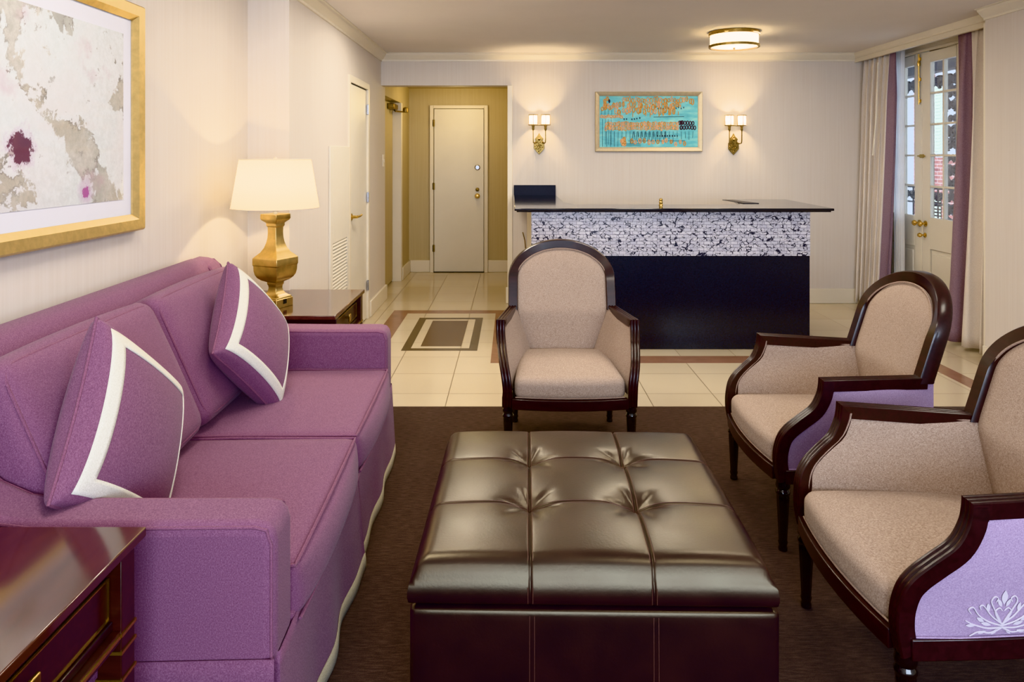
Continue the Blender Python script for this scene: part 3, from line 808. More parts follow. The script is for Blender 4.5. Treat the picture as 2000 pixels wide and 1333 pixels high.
# ------------------------------------------------------------------ sconces
def sconce(x, label):
    r = thing('wall_sconce', label, 'wall sconce', (0, 0, 0), 0, 'twin shade wall sconces')
    mb = MB().prism([(0, .11), (.018, .078), (.044, .05), (.034, .03), (.052, .01), (.052, -.045), (.036, -.065), (.018, -.085), (0, -.105), (-.018, -.085), (-.036, -.065), (-.052, -.045), (-.052, .01), (-.034, .03), (-.044, .05), (-.018, .078)], 'y', -.012, 0)
    for k in range(18):
        a = k*2.4; rr = .008 + .0022*k
        mb.lathe([(.0065, 0), (.006, -.006), (.002, -.010)], (rr*math.cos(a)*.9, -.012, -.025 + rr*math.sin(a)*1.2), 8, axis='y')
    mb.prism([(0, .085), (.03, .045), (0, .0), (-.03, .045)], 'y', -.022, -.010)
    mb.lathe([(.014, 0), (.012, -.012), (.003, -.018)], (0, -.02, .045), 12, axis='y')
    obj('backplate', mb, M['bronze'], r, bevel=.002)
    for sg in (-1, 1):
        xx = sg*.06
        a = obj('arm', MB().tube([(sg*.03, -.012, .015), (xx*.8, -.05, .005), (xx*.98, -.072, .012), (xx, -.075, .04), (xx, -.075, .16)], .0062, 8), M['bronze'], r)
        obj('socket', MB().lathe([(.007, .128), (.012, .14), (.011, .165), (.016, .17), (.016, .176)], (xx, -.075, 0), 14), M['bronze'], a)
        s_ = obj('shade', MB().lathe([(.039, .185), (.039, .277)], (xx, -.075, 0), 24, caps=False), M['sconceshade'], r)
        mb = MB()
        for z in (.183, .279): mb.tube([(xx+.041*math.cos(2*PI*k/24), -.075+.041*math.sin(2*PI*k/24), z) for k in range(24)], .0046, 6, closed=True)
        for k in range(4):
            an = PI/2*k - PI/2
            mb.tube([(xx+.041*math.cos(an), -.075+.041*math.sin(an), .183), (xx+.041*math.cos(an), -.075+.041*math.sin(an), .279)], .0036, 6)
        obj('shade_cage', mb, M['bronze'], s_)
    mb = MB().tube([(-.105, -.075, .183), (-.06, -.118, .18), (0, -.122, .176), (.06, -.118, .18), (.105, -.075, .183)], .004, 6)
    obj('gallery_rail', mb, M['bronze'], r)
    return r
s1 = sconce(0, 'brass twin shade wall sconce between passage and painting')
s1.location = (.266, YB, 1.565)
s2 = dup(s1, (2.172, YB, 1.56), 0, 'brass twin shade wall sconce between painting and drapes')

# ------------------------------------------------------------------ ceiling fixture
cl = thing('ceiling_light', 'round drum flush ceiling light with bronze rings', 'ceiling light', (1.80, 5.85, ZC))
c = (1.80, 5.85, 0)
obj('drum_shade', MB().lathe([(.188, 2.332), (.188, 2.43)], c, 48, caps=False), M['drumshade'], cl, world=True)
obj('diffuser', MB().lathe([(.002, 2.326), (.10, 2.328), (.186, 2.334)], c, 48, caps=False), M['drumshade'], cl, world=True)
def ring(r0, r1, z0, z1): return MB().grid(lambda u, v: ((lambda p: (c[0]+p[0]*math.cos(2*PI*u), c[1]+p[0]*math.sin(2*PI*u), p[1]))([(r0, z0), (r1, z0), (r1, z1), (r0, z1)][int(round(v*4)) % 4])), 48, 4, True, True)
obj('ring', ring(.184, .200, 2.420, 2.449), M['bronze'], cl, world=True)
obj('ring', ring(.184, .200, 2.324, 2.344), M['bronze'], cl, world=True)
obj('finial', MB().lathe([(.004, 2.308), (.010, 2.312), (.011, 2.32), (.005, 2.328)], c, 14), M['bronze'], cl, world=True)

# ------------------------------------------------------------------ side tables
def side_table():
    t = thing('side_table', 'dark mahogany side table with brass trim in the near corner', 'side table', (0, 0, 0))
    # local: x from 0 (room side) to -.66 (wall side); y 0..W along the sofa wall
    W, H, D = .70, .667, .66
    o = obj('table_top', MB().box(-D, 0, 0, W, H-.020, H), M['tabletop'], t, bevel=.003)
    for (xa, xb) in ((-.052, -.004), (-D+.01, -D+.06)):
        for ya in (.04, W-.09):
            lg = obj('leg', MB().box(xa, xb, ya, ya+.05, 0.008, H-.02), M['tablewood'], t, bevel=.002)
            for z in (.498, .464, .409):
                obj('brass_band', MB().box(xa-.0025, xb+.0025, ya-.0025, ya+.0525, z-.0032, z+.0032), M['brass'], lg)
    obj('apron', MB().box(-D+.03, -.034, .045, W-.045, .505, H-.02), M['tablewood'], t)
    dr_ = obj('drawer', MB().box(-.034, -.028, .094, W-.094, .530, .614), M['tablewood'], t, bevel=.001)
    mb = MB()
    a0, a1, b0, b1 = .094, W-.094, .530, .614
    for bx in ((-.032, -.0255, a0, a1, b1-.003, b1), (-.032, -.0255, a0, a1, b0, b0+.003), (-.032, -.0255, a0, a0+.003, b0, b1), (-.032, -.0255, a1-.003, a1, b0, b1)): mb.box(*bx)
    obj('brass_bead', mb, M['brass'], dr_)
    mb = MB().box(-.028, -.008, W/2-.006, W/2+.006, .575, .587).box(-.012, -.004, W/2-.02, W/2+.02, .561, .601)
    obj('knob', mb, M['brass'], dr_, bevel=.003)
    obj('lower_moulding', MB().box(-.036, -.020, .09, W-.09, .508, .527), M['wood'], t, bevel=.003)
    rl_ = obj('lower_rail', MB().box(-.05, -.006, .09, W-.09, .486, .508), M['tablewood'], t)
    obj('brass_strip', MB().box(-.048, -.0035, .09, W-.09, .4945, .5012), M['brass'], rl_)
    obj('shelf', MB().box(-D+.03, -.03, .05, W-.05, .14, .165), M['tablewood'], t, bevel=.002)
    return t
st1 = side_table(); st1.location = (-.763, .808, 0)
st2 = dup(st1, (-.857, 3.50, 0), 0, 'dark mahogany side table under the lit brass lamp')

# ------------------------------------------------------------------ table lamp
LX, LY, LZ = -1.222, 3.73, .667
tl = thing('table_lamp', 'lit brass urn table lamp with cream tapered shade', 'table lamp', (LX, LY, LZ), math.radians(-24))
k = 1/379/1.33/2
def H_(v): return max(0, 1.44 - (v-306)/379 - LZ)
pr = [(53, 418), (54, 427), (50, 430), (38, 434), (33, 436), (33, 441), (28, 444), (27.5, 455), (29, 465), (33, 474), (41, 484), (54, 493), (72, 500), (80, 503.5), (81, 505), (81, 517), (78, 518.5), (77, 528), (73, 536), (65, 542), (52, 547), (36, 550), (30, 551), (30, 555), (26, 558), (25, 563), (28, 569), (36, 574), (46, 577), (56, 579), (58, 581), (58, 583)]
pr = [(w*k, H_(v)) for w, v in pr]
obj('lamp_body', MB().sqlathe(pr[::-1], (0, 0, 0), 0), M['agedbrass'], tl, bevel=.002, angle=30)
bs = obj('lamp_base', MB().sqlathe([(62*k, .0), (62*k, H_(583)+.001), (58*k, H_(583)+.003)], (0, 0, 0), 0), M['agedbrass'], tl, bevel=.002)
obj('outlet', MB().box(62*k-.001, 62*k+.002, -.012, .012, .018, .042), M['darkslot'], bs)
obj('lamp_neck', MB().lathe([(.012, H_(419)), (.012, H_(413)), (.018, H_(412)), (.018, H_(400)), (.008, H_(398)), (.008, H_(392))], (0, 0, 0), 16), M['trim'], tl)
obj('lamp_shade', MB().lathe([(.2185, H_(406)), (.178, H_(311.5))], (0, 0, 0), 64, caps=False), M['lampshade'], tl)
zt, zb_ = H_(311.5), H_(406)
mb = MB()
for (r_, z_) in ((.178, zt), (.2185, zb_)): mb.tube([(r_*math.cos(2*PI*q/48), r_*math.sin(2*PI*q/48), z_) for q in range(48)], .0022, 5, closed=True)
for q in range(3): mb.tube([(0, 0, zt-.01), (.178*math.cos(2*PI*q/3), .178*math.sin(2*PI*q/3), zt-.001)], .0018, 5)
mb.tube([(.004, 0, H_(398)), (.05, 0, H_(375)), (.05, 0, H_(345)), (.0, 0, zt-.01)], .0018, 5).tube([(-.004, 0, H_(398)), (-.05, 0, H_(375)), (-.05, 0, H_(345)), (0, 0, zt-.01)], .0018, 5)
obj('shade_frame', mb, M['trim'], tl)
obj('finial', MB().lathe([(.004, zt-.012), (.008, zt), (.010, zt+.006), (.004, zt+.013)], (0, 0, 0), 12), M['trim'], tl)
bulb = obj('bulb', MB().lathe([(.012, H_(396)), (.018, H_(385)), (.03, H_(373)), (.028, H_(363)), (.008, H_(355))], (0, 0, 0), 16), M['bulb'], tl)

# ------------------------------------------------------------------ sofa
th = math.radians(1.9)
sofa = thing('sofa', 'long mauve purple upholstered sofa with cream hemmed skirt', 'sofa', (-.515, 1.568, 0), th)
L = 1.90
arm_prof = [(0, .325), (0, .595), (-.006, .618), (-.02, .634), (-.045, .641), (-.30, .643), (-.52, .647), (-.60, .658), (-.67, .69), (-.72, .735), (-.757, .80), (-.785, .88), (-.81, .935), (-.84, .962), (-.90, .968), (-.93, .955), (-.935, .325)]
for (y0, y1) in ((0, .145), (L-.145, L)):
    a = obj('arm', MB().prism(arm_prof, 'y', y0, y1), M['purple'], sofa, bevel=.026, seg=5, angle=70)
    mb = MB()
    for yy in (y0+.006, y1-.006):
        ins = [(p[0]-.010 if i < 3 else p[0], p[1]-.010 if p[1] > .6 else p[1]) for i, p in enumerate(arm_prof[:-1])]
        mb.tube([(p[0], yy, p[1]) for p in ins], .0038, 6)
    obj('piping', mb, M['purple_pipe'], a)
# back
bprof = [(-.93, .325), (-.935, .94), (-.925, .962), (-.90, .970), (-.85, .966), (-.825, .95), (-.80, .90), (-.77, .6), (-.75, .325)]
obj('sofa_back', MB().prism(bprof, 'y', .12, L-.12), M['purple'], sofa, angle=60)
obj('seat_deck', MB().box(-.85, .003, .135, L-.135, .285, .36), M['purple'], sofa, bevel=.01)
# seat cushions
cw = (L - .29) / 2
for i in range(2):
    yc = .145 + cw*(i+.5)
    def shape(q, p):
        q = q.copy()
        if q.x > 0: q.x += .022*(1-p[2])*.5*(1 - p[1]**4) 
        return q
    cz, hz = .398, .068
    cu = obj('seat_cushion', MB().puff((-.375, yc, cz), (.385, cw/2-.002, hz), .03, (.02, 0, .018), 16, fn=shape), M['purple'], sofa, angle=80)
    mb = MB()
    zt_ = cz + hz - .004; xf = .385-.375-.008; hw = cw/2-.012
    pts = []
    for kx in range(41):
        s_ = kx/40*2-1
        pts.append((xf + .006*(1-s_*s_), yc + hw*s_, zt_ + .006*(1-s_*s_)))
    pts = [(-.74, yc-hw, zt_), (-.4, yc-hw-.002, zt_+.004), (-.05, yc-hw, zt_)] + pts + [(-.05, yc+hw, zt_), (-.4, yc+hw+.002, zt_+.004), (-.74, yc+hw, zt_)]
    mb.tube(pts, .0045, 6)
    mb.tube([(xf+.012+.012*(1-(kx/20-1)**2), yc+hw*(kx/20-1), cz-hz+.006) for kx in range(41)], .004, 6)
    obj('piping', mb, M['purple_pipe'], cu)
# back cushions
lean = math.radians(24)
Rb = Matrix.Rotation(-lean, 3, 'Y')
for i in range(2):
    yc = .15 + cw*(i+.5)
    ctr = Vector((-.675, yc, .70))
    half = (.085, cw/2-.004, .245)
    cu = obj('back_cushion', MB().puff(ctr, half, .05, (.035, .004, .012), 16, R=Rb), M['purple'], sofa, angle=80)
    mb = MB(); loop_ = []
    hy, hzz = half[1]-.018, half[2]-.018
    for kx in range(64):
        an = 2*PI*kx/64; e = .16
        cx_, sx_ = math.cos(an), math.sin(an)
        yy = hy*math.copysign(abs(cx_)**e, cx_); zz = hzz*math.copysign(abs(sx_)**e, sx_)
        loop_.append(ctr + Rb @ Vector((half[0]-.012, yy, zz)))
    mb.tube(loop_, .0045, 6, closed=True)
    obj('piping', mb, M['purple_pipe'], cu)
# skirt
def skirt_path(v, off):
    """v 0 top .. 1 bottom ; plan path from near-end rear, round the front, to the far end"""
    fl_ = .016*v; pts = []
    y0 = -.006 - fl_*.6
    for k in range(24): 
        x = -.93 + .93*k/23; pts.append((x + (.0 if k else 0), y0 + .004*v*math.sin(k*1.1)))
    # near front corner pleat
    pts += [(-.004+fl_*.6, y0+.006), (-.012, .016+.01*v), (-.03*v-.012, .022), (.004+fl_, .02-.016*v)]
    for k in range(30):
        y = .03 + (L/2-.05)*k/29; pts.append((.006 + fl_ + .010*v*math.sin(k/29*PI)*math.sin(k*.55) + .014*v*max(0, (k-20)/9), y))
    m_ = L/2
    pts += [(.006+fl_+.018*v, m_-.012), (.002+fl_*.6, m_-.004), (-.012-.03*v, m_+.0), (-.012-.03*v, m_+.01), (.002+fl_*.5, m_+.004+.012*(1-v))]
    for k in range(30):
        y = m_+.02 + (L/2-.05)*k/29; pts.append((.004 + fl_ + .008*v*math.sin(k/29*PI)*math.sin(k*.5+1), y))
    pts += [(.004+fl_, L-.02+.016*v), (-.03*v-.012, L-.022), (-.012, L-.016), (-.004+fl_, L+.004)]
    for k in range(12): pts.append((-.93*k/11, L + .004 + fl_*.6))
    out = []
    n = len(pts)
    for i, (x, y) in enumerate(pts):
        if off:
            a = pts[max(0, i-1)]; b = pts[min(n-1, i+1)]; tx, ty = b[0]-a[0], b[1]-a[1]; l = math.hypot(tx, ty) or 1
            x += off*ty/l; y -= off*tx/l
        out.append((x, y))
    return out
def skirt(v0, v1, rows, off):
    zt_, zb2 = .350, .014
    rws = []
    for r in range(rows+1):
        v = v0 + (v1-v0)*r/rows
        rws.append([(x, y, zt_ + (zb2-zt_)*v) for x, y in skirt_path(v, off)])
    n = len(rws[0]); mb = MB()
    mb.add([p for r in rws for p in r], [(r*n+i, r*n+i+1, (r+1)*n+i+1, (r+1)*n+i) for r in range(rows) for i in range(n-1)])
    return mb
sk = obj('skirt', skirt(0, 1, 10, 0), M['purple'], sofa, angle=60, noweld=True)
sk.modifiers.new('s', 'SOLIDIFY').thickness = .004
hm = obj('hem_band', skirt(.855, 1.0, 2, .003), M['hem'], sk, angle=60, noweld=True); hm['label'] = 'cream hem band'
hm.modifiers.new('s', 'SOLIDIFY').thickness = .002
# small feet keep the frame on the floor
for (x, y) in ((-.08, .08), (-.86, .08), (-.08, L-.08), (-.86, L-.08)):
    obj('leg', MB().box(x-.025, x+.025, y-.025, y+.025, .008, .33), M['wood_leg'], sofa)

# ------------------------------------------------------------------ throw pillows
def pillow(label, a, R, t, turn):
    r = thing('throw_pillow', label, 'pillow', t, 0, 'purple throw pillows with white border')
    r.rotation_mode = 'QUATERNION'
    R0 = Matrix(R); R1 = R0 @ Matrix.Rotation(math.radians(turn), 3, 'Y')
    piv = Vector(t) + R0 @ Vector((-a/2, 0, 0))
    r.location = piv - R1 @ Vector((-a/2, 0, 0))
    r.rotation_quaternion = R1.to_quaternion()
    hs = a/2
    def surf(x, y, sgn, off=0):
        e = max(0, (1-x*x)) ** .5 * max(0, (1-y*y)) ** .5
        e = e ** .72
        px = hs*x*(1 - .055*(1-y*y)*x*x); py = hs*y*(1 - .055*(1-x*x)*y*y)
        return (px, py, sgn*(.092*e + .003) + off*sgn)
    def mp(t_): return math.sin(t_*PI/2)*.6 + t_*.4
    mb = MB()
    mb.grid(lambda u, v: surf(mp(2*u-1), mp(2*v-1), 1), 34, 34)
    mb.grid(lambda u, v: surf(mp(2*u-1), mp(2*v-1), -1), 34, 34)
    n = 34
    b = obj('pillow_cover', mb, M['purple'], r, angle=75)
    pts = []
    for (xa, ya, xb, yb2) in ((-1, -1, 1, -1), (1, -1, 1, 1), (1, 1, -1, 1), (-1, 1, -1, -1)):
        for q in range(20):
            f = q/20; p = surf(xa+(xb-xa)*f, ya+(yb2-ya)*f, 1); pts.append((p[0], p[1], 0))
    obj('piping', MB().tube(pts, .0048, 6, closed=True), M['purple_pipe'], b)
    mb = MB()
    o_, i_ = .905, .735
    for q in range(4):
        ca, sa = [(1, 0), (0, 1), (-1, 0), (0, -1)][q]
        def f(u, v):
            w = o_ + (i_-o_)*v; s_ = (2*u-1)*w
            x, y = s_, -w
            return surf(x*ca - y*sa, x*sa + y*ca, 1, .0022)
        mb.grid(f, 26, 4)
    bd_ = obj('border_band', mb, M['trimband'], b, angle=75); bd_['label'] = 'white woven border band'
    bd_.modifiers.new('s', 'SOLIDIFY').thickness = .0025
    return r
RF = [[0.455, -0.1808, 0.872], [0.6152, 0.7717, -0.161], [-0.6438, 0.6097, 0.4624]]
pillow('purple pillow with white border leaning at the lamp end of the sofa', .445, RF, (-.998, 2.862, .735), 10)
RN = [[0.2388, -0.1395, 0.961], [0.7604, 0.6424, -0.0957], [-0.604, 0.7536, 0.2595]]
pillow('purple pillow with white border leaning by the nearest sofa arm', .46, RN, (-1.0, 1.915, .705), 8)

# ------------------------------------------------------------------ ottoman
ot = thing('ottoman', 'large square dark leather ottoman with tufted lid', 'ottoman', (.203, 2.185, 0), math.radians(-1.1))
W2, D2, ZT, ZB2 = .45, .44, .457, .345
tufts = [(-.15, -.147), (.15, -.147), (-.15, .147), (.15, .147)]
def sstep(a, b, x):
    x = max(0, min(1, (x-a)/(b-a))); return x*x*(3-2*x)
def lid_z(x, y):
    ex = max(0, 1-(abs(x)/W2)**2); ey = max(0, 1-(abs(y)/D2)**2)
    crown_ = .020*(ex*ey)**.5
    z = ZT - .010 + crown_
    # pillowy panels
    px = abs(math.sin(PI*(x+.45)/.3)); py = abs(math.sin(PI*(y+.44)/.2933))
    z += .006*(px*py)**.5
    for sx in (-.15, .15):
        z -= .0045*math.exp(-((x-sx)/.0035)**2)
    for sy in (-.147, .147):
        z -= .0045*math.exp(-((y-sy)/.0035)**2)
    for (tx, ty) in tufts:
        dx, dy = x-tx, y-ty; d = math.hypot(dx, dy)
        an = math.atan2(dy, dx)
        z -= .030*math.exp(-(d/.042)**1.35)
        cr = (max(0, math.cos(6*an + tx*20 + ty*13)))**3
        z -= .0055*cr*math.exp(-((d-.055)/.032)**2)
    return z
def coords(h, c_):
    """dense samples near the seams"""
    xs = set()
    n = 110
    for i in range(n+1): xs.add(round(-h + 2*h*i/n, 5))
    for c0 in c_:
        for k_ in range(-5, 6): xs.add(round(c0 + k_*.0018, 5))
    return sorted(xs)
Rr = .045
xs = coords(W2-.012, (-.15, .15)); ys = coords(D2-.012, (-.147, .147))
# perimeter rounding done in parameter: map edge zone to quarter circle
def lid_point(x, y):
    ix = max(-(W2-Rr), min(W2-Rr, x)); iy = max(-(D2-Rr), min(D2-Rr, y))
    return ix, iy
mb = MB(); nx, ny = len(xs), len(ys)
vs = []
for x in xs:
    for y in ys:
        ax = (abs(x)-(W2-.012-Rr))/Rr; ay = (abs(y)-(D2-.012-Rr))/Rr
        e = min(1.0, (max(0, ax)**6 + max(0, ay)**6)**(1/6))
        drop = Rr*.85*(1 - math.sqrt(max(0, 1-e*e)))
        vs.append((x, y, lid_z(x, y) - drop))
fs = [(i*ny+j, (i+1)*ny+j, (i+1)*ny+j+1, i*ny+j+1) for i in range(nx-1) for j in range(ny-1)]
# side skirt of the lid: rings from the border outward and down
border = [(i, 0) for i in range(nx)] + [(nx-1, j) for j in range(1, ny)] + [(i, ny-1) for i in range(nx-2, -1, -1)] + [(0, j) for j in range(ny-2, 0, -1)]
ring_prev = [i*ny+j for i, j in border]
steps = [(.004, .010), (.009, .025), (.012, .045), (.012, .062), (.009, .078), (.002, .086), (-.01, .090)]
NB = len(border)
for (out_, dn) in steps:
    cur = []
    for (i, j) in border:
        x, y = xs[i], ys[j]; z = lid_z(x, y) - Rr*.85
        nxm = (1 if x > 0 else -1) if abs(x) > W2-.013 else 0
        nym = (1 if y > 0 else -1) if abs(y) > D2-.013 else 0
        gr = 0
        for s0 in (-.15, .15): gr += .003*math.exp(-((x-s0)/.0035)**2)*(1 if nym and not nxm else 0)
        for s0 in (-.147, .147): gr += .003*math.exp(-((y-s0)/.0035)**2)*(1 if nxm and not nym else 0)
        zz = (ZT - .006 - Rr*.85) - dn*((ZT-.006-Rr*.85-ZB2)/.09)
        zb_mix = min(1, dn/.03)
        vs.append((x + nxm*(out_-gr), y + nym*(out_-gr), (z-dn*.8)*(1-zb_mix) + zz*zb_mix)); cur.append(len(vs)-1)
    fs += [(ring_prev[k_], ring_prev[(k_+1) % NB], cur[(k_+1) % NB], cur[k_]) for k_ in range(NB)]
    ring_prev = cur
fs.append(tuple(ring_prev))
lid = obj('lid', MB().add(vs, fs), M['leather'], ot, angle=75)
# stitching
mb = MB()
def seamline(pts, off):
    mb.tube(pts, .0011, 5)
for s0 in (-.15, .15):
    for o2 in (-.006, .006):
        mb.tube([(s0+o2, y, lid_z(s0+o2, y) - Rr*.85*(1-math.sqrt(max(0, 1-min(1, max(0, (abs(y)-(D2-.012-Rr))/Rr))**2))) + .0002) for y in ys[2:-2:2]], .0010, 5)
        mb.tube([(s0+o2, -D2-.0005, ZB2+.012), (s0+o2, -D2-.0015, ZB2+.05)], .0010, 5)
for s0 in (-.147, .147):
    for o2 in (-.006, .006):
        mb.tube([(x, s0+o2, lid_z(x, s0+o2) - Rr*.85*(1-math.sqrt(max(0, 1-min(1, max(0, (abs(x)-(W2-.012-Rr))/Rr))**2))) + .0002) for x in xs[2:-2:2]], .0010, 5)
obj('lid_stitching', mb, M['leather_thread'], lid)
bw, bdp = .449, .438
body = obj('ottoman_body', MB().puff((0.004, 0, .1875), (bw, bdp, .1535), .012, (.004, .004, 0), 16), M['leather'], ot, angle=75)
mb = MB()
for s0 in (-.15, .15):
    for o2 in (-.006, .006):
        mb.tube([(s0+o2+.004, -bdp-.0038*(1-(s0/bw)**2)-.0004, .05), (s0+o2+.004, -bdp-.0042*(1-(s0/bw)**2), .19), (s0+o2+.004, -bdp-.0006, .325)], .0011, 5)
obj('body_stitching', mb, M['leather_thread'], body)
for (x, y) in ((-.38, -.37), (.38, -.37), (-.38, .37), (.38, .37)):
    obj('foot', MB().lathe([(.022, .008), (.026, .036)], (x, y, 0), 16), M['wood_leg'], ot)

# ------------------------------------------------------------------ armchairs
def xarm(y, z=.55):
    f = max(0, min(1, (z-.33)/.27)); f = f*f*(3-2*f)
    k_ = max(0, min(1, (y-.12)/.41))
    return (.293 + .035*f)*(1-k_) + .266*k_
front = [(-.022, .262), (-.030, .30), (-.034, .335), (-.032, .38), (-.020, .43), (.003, .466), (.042, .502), (.088, .542), (.110, .585), (.117, .615), (.119, .645)]
def catmull(p, n=6):
    out = []
    P = [p[0]] + p + [p[-1]]
    for i in range(1, len(P)-2):
        for k_ in range(n):
            t = k_/n
            out.append(tuple(.5*((2*P[i][c_]) + (-P[i-1][c_]+P[i+1][c_])*t + (2*P[i-1][c_]-5*P[i][c_]+4*P[i+1][c_]-P[i+2][c_])*t*t + (-P[i-1][c_]+3*P[i][c_]-3*P[i+1][c_]+P[i+2][c_])*t**3) for c_ in range(len(p[0]))))
    out.append(tuple(p[-1])); return out
fpath = catmull(front, 5)
top = [(.119 + (.53-.119)*k_/12, .645 - .010*(k_/12)) for k_ in range(1, 13)]
ap_ = fpath + top
def front_y(z):
    for (y0, z0_), (y1, z1_) in zip(fpath, fpath[1:]):
        if z0_ <= z <= z1_: return y0 + (y1-y0)*(z-z0_)/(z1_-z0_)
    return fpath[0][0] if z < fpath[0][1] else fpath[-1][0]
ZS, HZ, HW = .775, .195, .288
def yback(x, z): return .525 + .115*max(0, (z-.60)/.36) - .035*(abs(x)/.28)**2 + .03
def arch(w_, h_, z_low):
    pts = []
    for k_ in range(9): pts.append((-w_, z_low + (ZS-z_low)*k_/9))
    for k_ in range(41):
        a = PI - PI*k_/40; pts.append((w_*math.cos(a), ZS + h_*math.sin(a)))
    for k_ in range(9): pts.append((w_, ZS - (ZS-z_low)*(k_+1)/9))
    return pts
def half_w(z, w_, h_):
    if z <= ZS: return w_
    return w_*math.sqrt(max(0, 1-((z-ZS)/h_)**2))
def embroidery(mb, place, s):
    """scroll and leaf spray; place(a,b) -> xyz"""
    def st(pts, r0=.0022): mb.tube([place(a*s, b*s) for a, b in catmull(pts, 5)], lambda t: r0*(1.15-.5*t)*s/.1*1.0, 5)
    def leaf_(a0, b0, an, ln, wd):
        ca, sa = math.cos(an), math.sin(an); n = 8; pts = []
        for k_ in range(n+1):
            t = k_/n; pts.append((t*ln, wd*math.sin(PI*t)))
        for k_ in range(n-1, 0, -1):
            t = k_/n; pts.append((t*ln, -wd*math.sin(PI*t)))
        mb.add([place((a0+p*ca-q*sa)*s, (b0+p*sa+q*ca)*s) for p, q in pts], [tuple(range(len(pts)))])
    leaf_(0, .62, PI/2, .42, .085)
    for sg in (-1, 1):
        st([(0, 0), (sg*.10, .22), (sg*.26, .50), (sg*.36, .72), (sg*.28, .86), (sg*.18, .80), (sg*.22, .70)])
        st([(0, .05), (sg*.30, .28), (sg*.56, .60), (sg*.66, .58), (sg*.62, .48)])
        st([(0, 0), (sg*.36, .12), (sg*.66, .32), (sg*.84, .56), (sg*.96, .50), (sg*.88, .38)])
        st([(0, -.05), (sg*.4, -.06), (sg*.8, .06), (sg*1.02, .18)])
        st([(sg*.08, .1), (sg*.22, .40), (sg*.12, .52), (sg*.03, .44)])
        st([(0, -.05), (sg*.3, -.2), (sg*.62, -.16), (sg*.86, -.28)])
        leaf_(sg*.06, .55, PI/2 - sg*.45, .26, .05)
        leaf_(sg*.40, .42, PI/2 - sg*.2, .26, .05)
        leaf_(sg*.50, .12, PI/2 - sg*1.0, .26, .05)
        leaf_(sg*.30, .02, PI/2 - sg*1.3, .30, .05)
        leaf_(sg*.42, -.14, PI/2 - sg*1.9, .24, .045)
        leaf_(sg*.12, -.10, PI/2 - sg*2.4, .22, .045)
        leaf_(sg*.74, .02, PI/2 - sg*1.5, .26, .045)
def armchair(label):
    t = thing('armchair', label, 'armchair', (0, 0, 0), 0, 'dark framed linen armchairs with lilac outer backs')
    # arm frames with a reeded outer edge
    bw_ = .0225
    prof = []
    for k_ in range(19):
        b = -bw_ + 2*bw_*k_/18
        prof.append((-.0045*(1-abs(math.sin(3*PI*k_/18))), b))
    prof += [(-.044, bw_-.004), (-.044, -bw_+.004)]
    for sg in (-1, 1):
        path = [(sg*xarm(y, z), y, z) for y, z in ap_]
        obj('arm_frame', MB().sweep(path, prof, (1, 0, 0)), M['wood'], t, angle=40)
    # side and front rails
    for sg in (-1, 1):
        obj('side_rail', MB().sweep([(sg*xarm(y, .285), y, .285) for y in (.0, .2, .4, .53)], [(-.027, -.016), (.024, -.016), (.024, .026 if sg > 0 else .016), (-.027, .026 if sg > 0 else .016)] if sg > 0 else [(-.027, -.026), (.024, -.026), (.024, .016), (-.027, .016)], (1, 0, 0)), M['wood'], t, bevel=.003, angle=40)
    obj('front_rail', MB().sweep([(-.27+.54*k_/16, -.015-.028*(1-(k_/8-1)**2), .283) for k_ in range(17)], [(-.018, -.025), (.012, -.025), (.012, .024), (-.018, .024)], (0, 0, 1)), M['wood'], t, bevel=.003, angle=40)
    obj('back_rail', MB().box(-.25, .25, .515, .545, .258, .309), M['wood'], t, bevel=.003)
    # back frame
    def bpath(w_, h_, zl): return [(x, yback(x, z), z) for x, z in arch(w_, h_, zl)]
    prof = [(0, -.028), (.004, -.02), (.004, .02), (0, .028), (-.044, .028), (-.048, .02), (-.048, -.02), (-.044, -.028)]
    bp = bpath(HW, HZ, .612)
    mb = MB(); n = len(bp); m_ = len(prof); vs = []
    for i, p in enumerate(bp):
        a = Vector(bp[max(0, i-1)]); b = Vector(bp[min(n-1, i+1)]); T = (b-a).normalized(); S_ = Vector((0, 1, 0)); N_ = T.cross(S_).normalized()
        N_ = -N_ if N_.dot(Vector((p[0], 0, max(0, p[2]-ZS)))) < 0 else N_
        for (u_, w_) in prof: vs.append(Vector(p) + N_*u_ + S_*w_)
    fs = [(i*m_+q, i*m_+(q+1) % m_, (i+1)*m_+(q+1) % m_, (i+1)*m_+q) for i in range(n-1) for q in range(m_)] + [tuple(range(m_)), tuple((n-1)*m_+q for q in range(m_))]
    obj('back_frame', mb.add(vs, fs), M['wood'], t, angle=35)
    # inside back
    wi, hi = HW-.044, HZ-.044
    z0_, z1_ = .37, ZS+hi-.0005
    def fin(u, v):
        z = z0_ + (z1_-z0_)*(1-(1-v)**1.6); w_ = half_w(z, wi, hi) if z > .64 else wi - .080*((.64-z)/.27)**1.3; x = w_*(2*u-1)
        ed = (1-(2*u-1)**4)*(1-max(0, (z-ZS)/hi)**3)
        return (x, yback(x, z) - .018 - .026*ed + .03*max(0, (.62-z)/.25)*0, z)
    ib = obj('inside_back', MB().grid(fin, 26, 36), M['taupe'], t, angle=80)
    pts = [(x*1.0, yback(x, z)-.028, z) for x, z in arch(wi+.001, hi+.001, .42)]
    obj('back_welt', MB().tube(pts, .0035, 6), M['welt'], ib)
    # outside back
    wo, ho = HW-.012, HZ-.012
    def fou(u, v):
        z = .285 + (ZS+ho-.0005-.285)*(1-(1-v)**1.6); w_ = half_w(z, wo, ho); x = w_*(2*u-1)
        ed = (1-(2*u-1)**6)*(1-max(0, (z-ZS)/ho)**4)
        return (x, yback(x, z) + .024 + .040*ed, z)
    ob_ = obj('outside_back', MB().grid(fou, 26, 34), M['lilac'], t, angle=80); ob_['label'] = 'lilac outside back'
